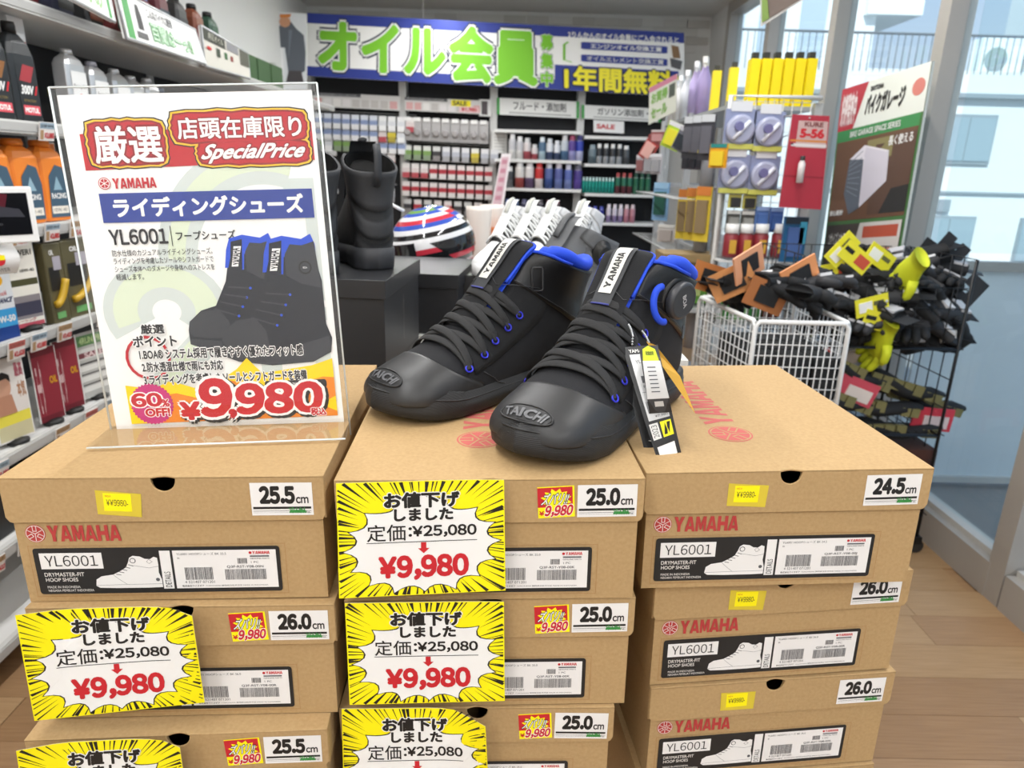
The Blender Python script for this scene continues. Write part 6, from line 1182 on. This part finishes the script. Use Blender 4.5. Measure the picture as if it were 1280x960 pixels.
for i, (px, py, y, a, b, c) in enumerate(((888, 348, 2.12, 20, 15, 0), (915, 352, 2.06, -20, -30, 0), (936, 330, 2.06, 35, -20, 0), (958, 370, 2.02, 10, 20, 0), (1000, 345, 2.06, 20, -25, 0))):
    q = MB(); q.box((0, 0, 0), (.13, .006, .085), mat(['b8743c', 'c88850', 'e0a078', 'a86838', 'e0945c'][i], .6)); q.box((0, -.005, .0), (.07, .006, .05), KFB)
    thing_('orange_pack', q.mesh('orange_pack'), aimed(px, py, y, rotm(a, b, c)), '%s orange carded pack from the left in the white basket' % ORD[i], 'package', 'orange carded packs in the basket')
for i, (px, py, y, a, b) in enumerate(((905, 362, 2.16, 40, 20), (930, 352, 2.1, 10, 10), (950, 350, 2.12, -20, -10), (975, 345, 2.08, 30, 0), (985, 362, 2.04, -10, 20), (1010, 362, 2.0, 50, 10), (1020, 350, 2.08, 0, -10), (1000, 335, 2.14, 20, 0))):
    thing_('black_glove', gl_[i % 4], aimed(px, py+4, y, rotm(a, b, gr.uniform(-20, 20))), '%s black glove from the left lying in the white basket' % ORD[i], 'glove', 'black gloves in the white basket')
# stuff the basket's lower part with dark packs
for i in range(9):
    q = bpy.data.meshes.get('dark_pack') or MB().box((0, 0, 0), (.08, .105, .30), KFB).mesh('dark_pack')
    o = obj('dark_pack', q); o.location = (A_.x+.055+.086*(i % 3), 1.97+.115*(i//3), zt-.41+.152); tag(o, '%s dark pack filling the white basket from the front left' % ORD[i], 'package', 'dark packs filling the white basket')

# ------------------------------------------------------------------ black wire rack of gloves
KW = mat('17181a', .4, .3)
c1 = at(1222, 325, 2.42); rx1 = c1.x; ztp = c1.z; p1 = at(1205, 437, 2.42); p2 = at(1185, 545, 2.42); rx0 = rx1-.60; ry1 = 2.84; ry0 = 2.42
r = empty('glove_rack', 'black wire rack on castors heaped with gloves by the window', 'rack'); rack_ = r
zz = [p1.z, p2.z, .16]
for x in (rx0, rx1):
    for y in (ry0, ry1): MB().tube([(x, y, .07), (x, y, ztp)], .006, KW, 8).build('post', r); q = MB(); q.lathe([(.028, -.012), (.028, .012)], mat('2a2a2a', .5), Matrix.Translation((x, y, .03)) @ FRONT, 14); q.box((x, y, .055), (.03, .03, .03), KW); q.build('castor', r)
for z in zz:
    m = MB()
    for k in range(17): m.tube([(rx0+.62*k/16, ry0, z), (rx0+.62*k/16, ry1, z)], .002, KW, 4)
    for k in range(4): m.tube([(rx0, ry0+(ry1-ry0)*k/3, z-.003), (rx1, ry0+(ry1-ry0)*k/3, z-.003)], .003, KW, 4)
    m.tube([(rx0, ry0, z), (rx1, ry0, z), (rx1, ry1, z), (rx0, ry1, z)], .006, KW, 6, closed=True); m.build('wire_shelf', r)
def side(P0, P1, z0, z1, n, k, nm): wpanel(Vector(P0), Vector(P1), z0, z1, n, k, KW, .0022, nm, r, None)
side((rx1, ry0, 0), (rx1, ry1, 0), zz[2], ztp, 6, 9, 'wire_end'); side((rx0, ry1, 0), (rx1, ry1, 0), zz[2], ztp, 12, 9, 'wire_back'); side((rx0, ry0, 0), (rx1, ry0, 0), zz[0], ztp-.10, 10, 3, 'wire_front'); side((rx0, ry0, 0), (rx0, ry1, 0), zz[0], ztp, 5, 3, 'wire_end')
gp = [(1030, 372, 2.49), (1050, 352, 2.54), (1060, 380, 2.47), (1072, 338, 2.60), (1078, 362, 2.49), (1090, 385, 2.47), (1098, 345, 2.57), (1108, 368, 2.48), (1118, 328, 2.65), (1120, 398, 2.47), (1130, 352, 2.54), (1140, 378, 2.48), (1145, 320, 2.70), (1155, 345, 2.60), (1160, 400, 2.49), (1165, 365, 2.54), (1172, 330, 2.70), (1180, 385, 2.52), (1080, 405, 2.48), (1048, 395, 2.47), (1100, 410, 2.48), (1140, 410, 2.48), (1185, 355, 2.62), (1060, 415, 2.54), (1118, 420, 2.54), (1160, 425, 2.57), (1095, 325, 2.70), (1135, 338, 2.67), (1190, 410, 2.57), (1035, 400, 2.60)]
wds = ['curled over the left rim', 'upper left', 'left front', 'upper', 'centre left', 'front', 'middle top', 'centre', 'back top', 'low front', 'centre right', 'front right', 'far back', 'right of centre', 'low right', 'right', 'top right', 'right front', 'lower left', 'low left corner', 'low middle', 'low right of centre', 'right rim', 'buried left', 'buried middle', 'buried right', 'back', 'back centre', 'right corner', 'outermost left']
for i, (px, py, y) in enumerate(gp):
    thing_('glove', gl_[gr.choice((0, 1, 2, 3, 0, 2))], aimed(px, py, y, rotm(gr.uniform(150, 240) if px > 1100 else gr.uniform(120, 260), gr.uniform(-40, 25), gr.uniform(-50, 50)) @ Matrix.Scale(1.18, 4)), 'black and grey glove in the wire rack heap, %s' % wds[i], 'glove', 'gloves heaped in the wire rack')
YC = mat('e8e030', .5); YL2 = mat('d8e040', .6); RD2 = mat('c85038', .6)
def ycard(kind):
    m = MB(); m.box((0, 0, 0), (.10, .0025, .055), YC); m.box((.022 if kind else -.02, -.002, .0), (.04, .002, .03), RD2 if kind else WHITE); m.box((-.03 if kind else .02, -.002, .005), (.03, .002, .012), KFB if kind else mat('60603a', .6)); return m.mesh('price_card_yellow')
yc0, yc1 = ycard(0), ycard(1)
for i, (px, py, y, a, b, k) in enumerate(((1053, 312, 2.468, 5, -50, 0), (1070, 322, 2.444, 0, 35, 1), (1100, 322, 2.540, 10, 30, 0), (1090, 382, 2.408, 5, -15, 0), (1100, 402, 2.402, 0, 12, 1), (1047, 340, 2.516, 0, -10, 1))):
    thing_('yellow_card', yc1 if k else yc0, aimed(px, py, y, Matrix.Rotation(R(a), 4, 'Z') @ Matrix.Rotation(R(b), 4, 'Y') @ Matrix.Scale(1.2, 4)), ['yellow price card sticking up highest over the glove heap', 'yellow and red card beside the topmost card', 'small pale yellow card behind the gloves', 'yellow card with white corner at the front of the rack', 'yellow card with a red block, below the other front card', 'olive yellow card at the left rim of the rack'][i], 'card', 'yellow cards among the gloves')
yg = glove_mesh(mat('c8d020', .7, bump=(200, .3)), KFB, None, None, 9)
for i, (px, py, y, a, b, c) in enumerate(((1135, 342, 2.444, 90, 45, 85), (1100, 425, 2.432, 90, 60, 80))): thing_('yellow_glove', yg, aimed(px, py, y, rotm(a, b, c) @ Matrix.Scale(1.1, 4)), ['lime yellow glove in the middle of the glove heap', 'lime yellow glove hanging low at the front of the rack'][i], 'glove', 'lime yellow gloves')
hk = MB(); hk.prism([(-.05, -.035), (.05, -.035), (.05, .035), (.012, .035), (.01, .005), (-.01, .005), (-.012, .035), (-.05, .035)], .003, KFB2); hkm = hk.mesh('hang_card')
for i, (px, py, y, a, b) in enumerate(((1190, 312, 2.684, 0, 35), (1212, 365, 2.588, 0, -55), (1165, 318, 2.732, 0, 30))): thing_('hang_card', hkm, aimed(px, py, y, Matrix.Rotation(R(b), 4, 'Y') @ FRONT @ Matrix.Scale(1.2, 4)), ['black hang card pointing up at the right of the heap', 'black hang card with a slot at the right rim', 'black hang card behind the topmost gloves'][i], 'card', 'black hang cards on the glove rack')
q = MB().box((0, 0, 0), (.07, .004, .09), mat('d8d4cc', .6)).mesh('white_label'); thing_('white_label', q, aimed(1185, 413, 2.52, rotm(8, -8, 0)), 'plain off-white card at the lower right of the glove heap', 'card')
# lower shelf: long olive and black protectors, red card packs
def protector(L, seed):
    m = MB(); m.tube([(-L/2+L*k/8, 0, .012*math.sin(k)) for k in range(9)], [.02, .034, .038, .04, .04, .038, .034, .03, .016], KFB, 8, flat=.6)
    for k in range(5): m.box((-L/2+.04+.038*k, -.027, .004), (.032, .018, .034), OLV)
    for k in range(2): m.box((L/2-.06+.03*k, -.02, -.004), (.026, .018, .028), OLV)
    return m.mesh('protector')
pr_ = [protector(.34, 1), protector(.30, 2)]
for i, (px, py, y, a, b) in enumerate(((1060, 462, 2.468, 12, 22), (1125, 482, 2.516, 4, 16), (1085, 505, 2.492, 0, 6), (1040, 495, 2.444, 10, 18), (1110, 535, 2.504, 2, 2), (1150, 500, 2.588, 0, 14))): thing_('olive_protector', pr_[i % 2], aimed(px, py, y, Matrix.Rotation(R(a), 4, 'Z') @ Matrix.Rotation(R(b), 4, 'Y') @ Matrix.Scale(1.2, 4)), ['long black and olive protector lying highest on the lower shelf', 'long black and olive protector reaching the right corner', 'middle black and olive protector on the lower shelf', 'black and olive protector at the left of the lower shelf', 'lowest black and olive protector', 'rear black and olive protector on the right'][i], 'protector', 'olive and black protectors')
for i, (px, py, y, a, b, c1_, c2_) in enumerate(((1015, 458, 2.420, 0, -25, 'b84040', 'c8b0a0'), (1070, 488, 2.426, 0, 20, 'c84858', 'e0d4cc'), (1165, 524, 2.504, 0, 4, 'c83848', 'd8c8c8'), (1055, 445, 2.516, 0, -15, '9a9a9e', 'b8a8a0'))):
    q = MB(); q.box((0, 0, 0), (.13, .006, .075), mat(c1_, .5)); q.box((.01, -.005, -.008), (.08, .005, .04), mat(c2_, .5)); thing_('red_pack', q.mesh('card_pack'), aimed(px, py, y, Matrix.Rotation(R(b), 4, 'Y') @ Matrix.Scale(1.2, 4)), ['red and grey card pack at the left of the lower shelf', 'pink edged card pack between the protectors', 'thin red pack at the right of the lower shelf', 'grey blurred card behind the protectors'][i], 'package', 'card packs on the lower shelf')
o = MB().box((0, 0, 0), (.13, .2, .10), mat('4a2a20', .7)).build('brown_bag'); o.location = at(1130, 565, 2.55); tag(o, 'dark brown pack under the lower shelf of the rack', 'package')
MB().box(((rx0+rx1)/2-.02, ry1-.03, zz[1]+.15), (.5, .02, .22), mat('8c8c8e', .6)).build('back_panel', rack_)

# ------------------------------------------------------------------ hang tags on the front boot
TG = mat('26272a', .35); SLV = mat('c6c7c8', .3, .4)
def tagq(name, label, cs, th, mbase, prn=None, curl=None):
    r = empty(name, label, 'tag', None, 'hang tags on the front boot'); q = quad(*cs, curl=curl); n = 8; m = MB(); v0 = []; v1 = []
    for i in range(n+1):
        for j in range(3): p, nn_ = q(j/2, 1-i/n); v0.append(p); v1.append(p-nn_*th)
    F = [(i*3+j, i*3+j+1, (i+1)*3+j+1, (i+1)*3+j) for i in range(n) for j in range(2)]; m.add(v0, F, mbase); m.add(v1, [f[::-1] for f in F], mbase)
    m.build('card', r)
    if prn: prn.build('print', r, q, [(1, [.125*k for k in range(1, 8)]), (0, [.5])], lift=.0003)
    return r
q_ = lambda *a: [at(*p) for p in a]
P = Print(.0002); P.rect(.08, .04, .92, .96, TG); P.up(); P.rect(.14, .36, .90, .93, SLV); P.text('YAMAHA', .15, .945, .7, .975, WHITE, off=.03); P.rect(.10, .20, .42, .335, mat('d8d8d6', .5)); P.rect(.50, .20, .90, .335, mat('f0e818', .5)); P.rect(.15, .03, .85, .14, mat('eaeaea', .5)); P.up()
P.poly([(.56, .22), (.68, .22), (.72, .28), (.76, .22), (.86, .32), (.74, .32), (.70, .26), (.66, .32)], BLACK); P.text('DAINESE'[:0]+'2023', .15, .215, .36, .32, GREYI, rot=90); [P.rect(.22+.05*k, .42, .24+.05*k+.01*(k % 2), .52, GREYI) for k in range(12)]; P.text('¥7,980', .4, .375, .85, .40, GREYI); P.text('YL6001', .25, .85, .7, .88, GREYI); P.rect(.3, .68, .7, .74, GREYI); P.rect(.2, .6, .8, .603, GREYI); P.text('BK 25.5', .3, .64, .7, .66, GREYI)
tagq('long_hang_tag', 'long black and silver hang tag with a yellow square, touching the box', q_((778, 434, .735), (822, 431, .725), (852, 568, .694), (824, 582, .684)), .001, TG, P, lambda u, v: .006*math.sin(v*math.pi))
P = Print(.0002); P.rect(.1, .02, .9, .98, mat('1b1c1e', .4)); [P.rect(.3, .06+.05*k, .7, .085+.05*k, GREYM) for k in range(6)]
tagq('back_hang_tag', 'black booklet tag behind the long one, left edge showing', q_((773, 437, .745), (805, 437, .738), (835, 572, .706), (806, 565, .706)), .0015, TG, P)
P = Print(.0002); P.poly([(.1, .78), (.9, .78), (.82, .95), (.5, 1), (.18, .95)], mat('c8dc20', .5)); P.poly([(0, .22), (1, .22), (.95, .78), (.08, .78)], mat('d4d4d4', .4)); P.poly([(.02, .22), (.98, .22), (.7, .02), (.5, 0), (.3, .03)], GREYD); P.up(); [P.rect(.25, .32+.06*k, .65, .335+.06*k, GREYI) for k in range(7)]; P.rect(.3, .1, .7, .18, GREYM); P.text('取扱説明', .3, .86, .7, .92, BLACK, off=.02)
tagq('oval_hang_tag', 'leaf shaped silver hang tag with a lime top', q_((798, 432, .715), (822, 432, .712), (840, 515, .698), (812, 517, .698)), .0006, TG, P, lambda u, v: .008*math.sin(v*math.pi))
YT = mat('e8b850', .6)
r = empty('yellow_hang_tag', 'orange yellow folded hang tag slanting to the right', 'tag', None, 'hang tags on the front boot'); a, b, c, d = q_((808, 427, .715), (820, 432, .712), (850, 470, .715), (869, 517, .72)); e2 = at(828, 458, .712)
m = MB(); m.add([a, b, c, d, e2], [(0, 4, 2, 1), (4, 3, 2)], YT); off_ = Vector((.0, .0012, 0)); m.add([p+off_ for p in (a, b, c, d, e2)], [(0, 1, 2, 4), (4, 2, 3)], YT); m.build('card', r)
for i, pts in enumerate((((786, 406, .745), (789, 412, .738), (791, 420, .734), (790, 434, .73)), ((803, 414, .735), (808, 421, .722), (812, 430, .713)))):
    P3 = [at(*p) for p in pts]; bc = MB()
    for a_, b_ in zip(P3, P3[1:]):
        for k in range(4): c_ = a_.lerp(b_, k/4); bc.lathe([(.0004, -.0013), (.0013, 0), (.0004, .0013)], SIL, Matrix.Translation(c_), 6)
    o = bc.build('bead_chain'); tag(o, ['silver bead chain holding the long tags', 'short silver bead chain of the yellow tag'][i], 'chain', 'bead chains')
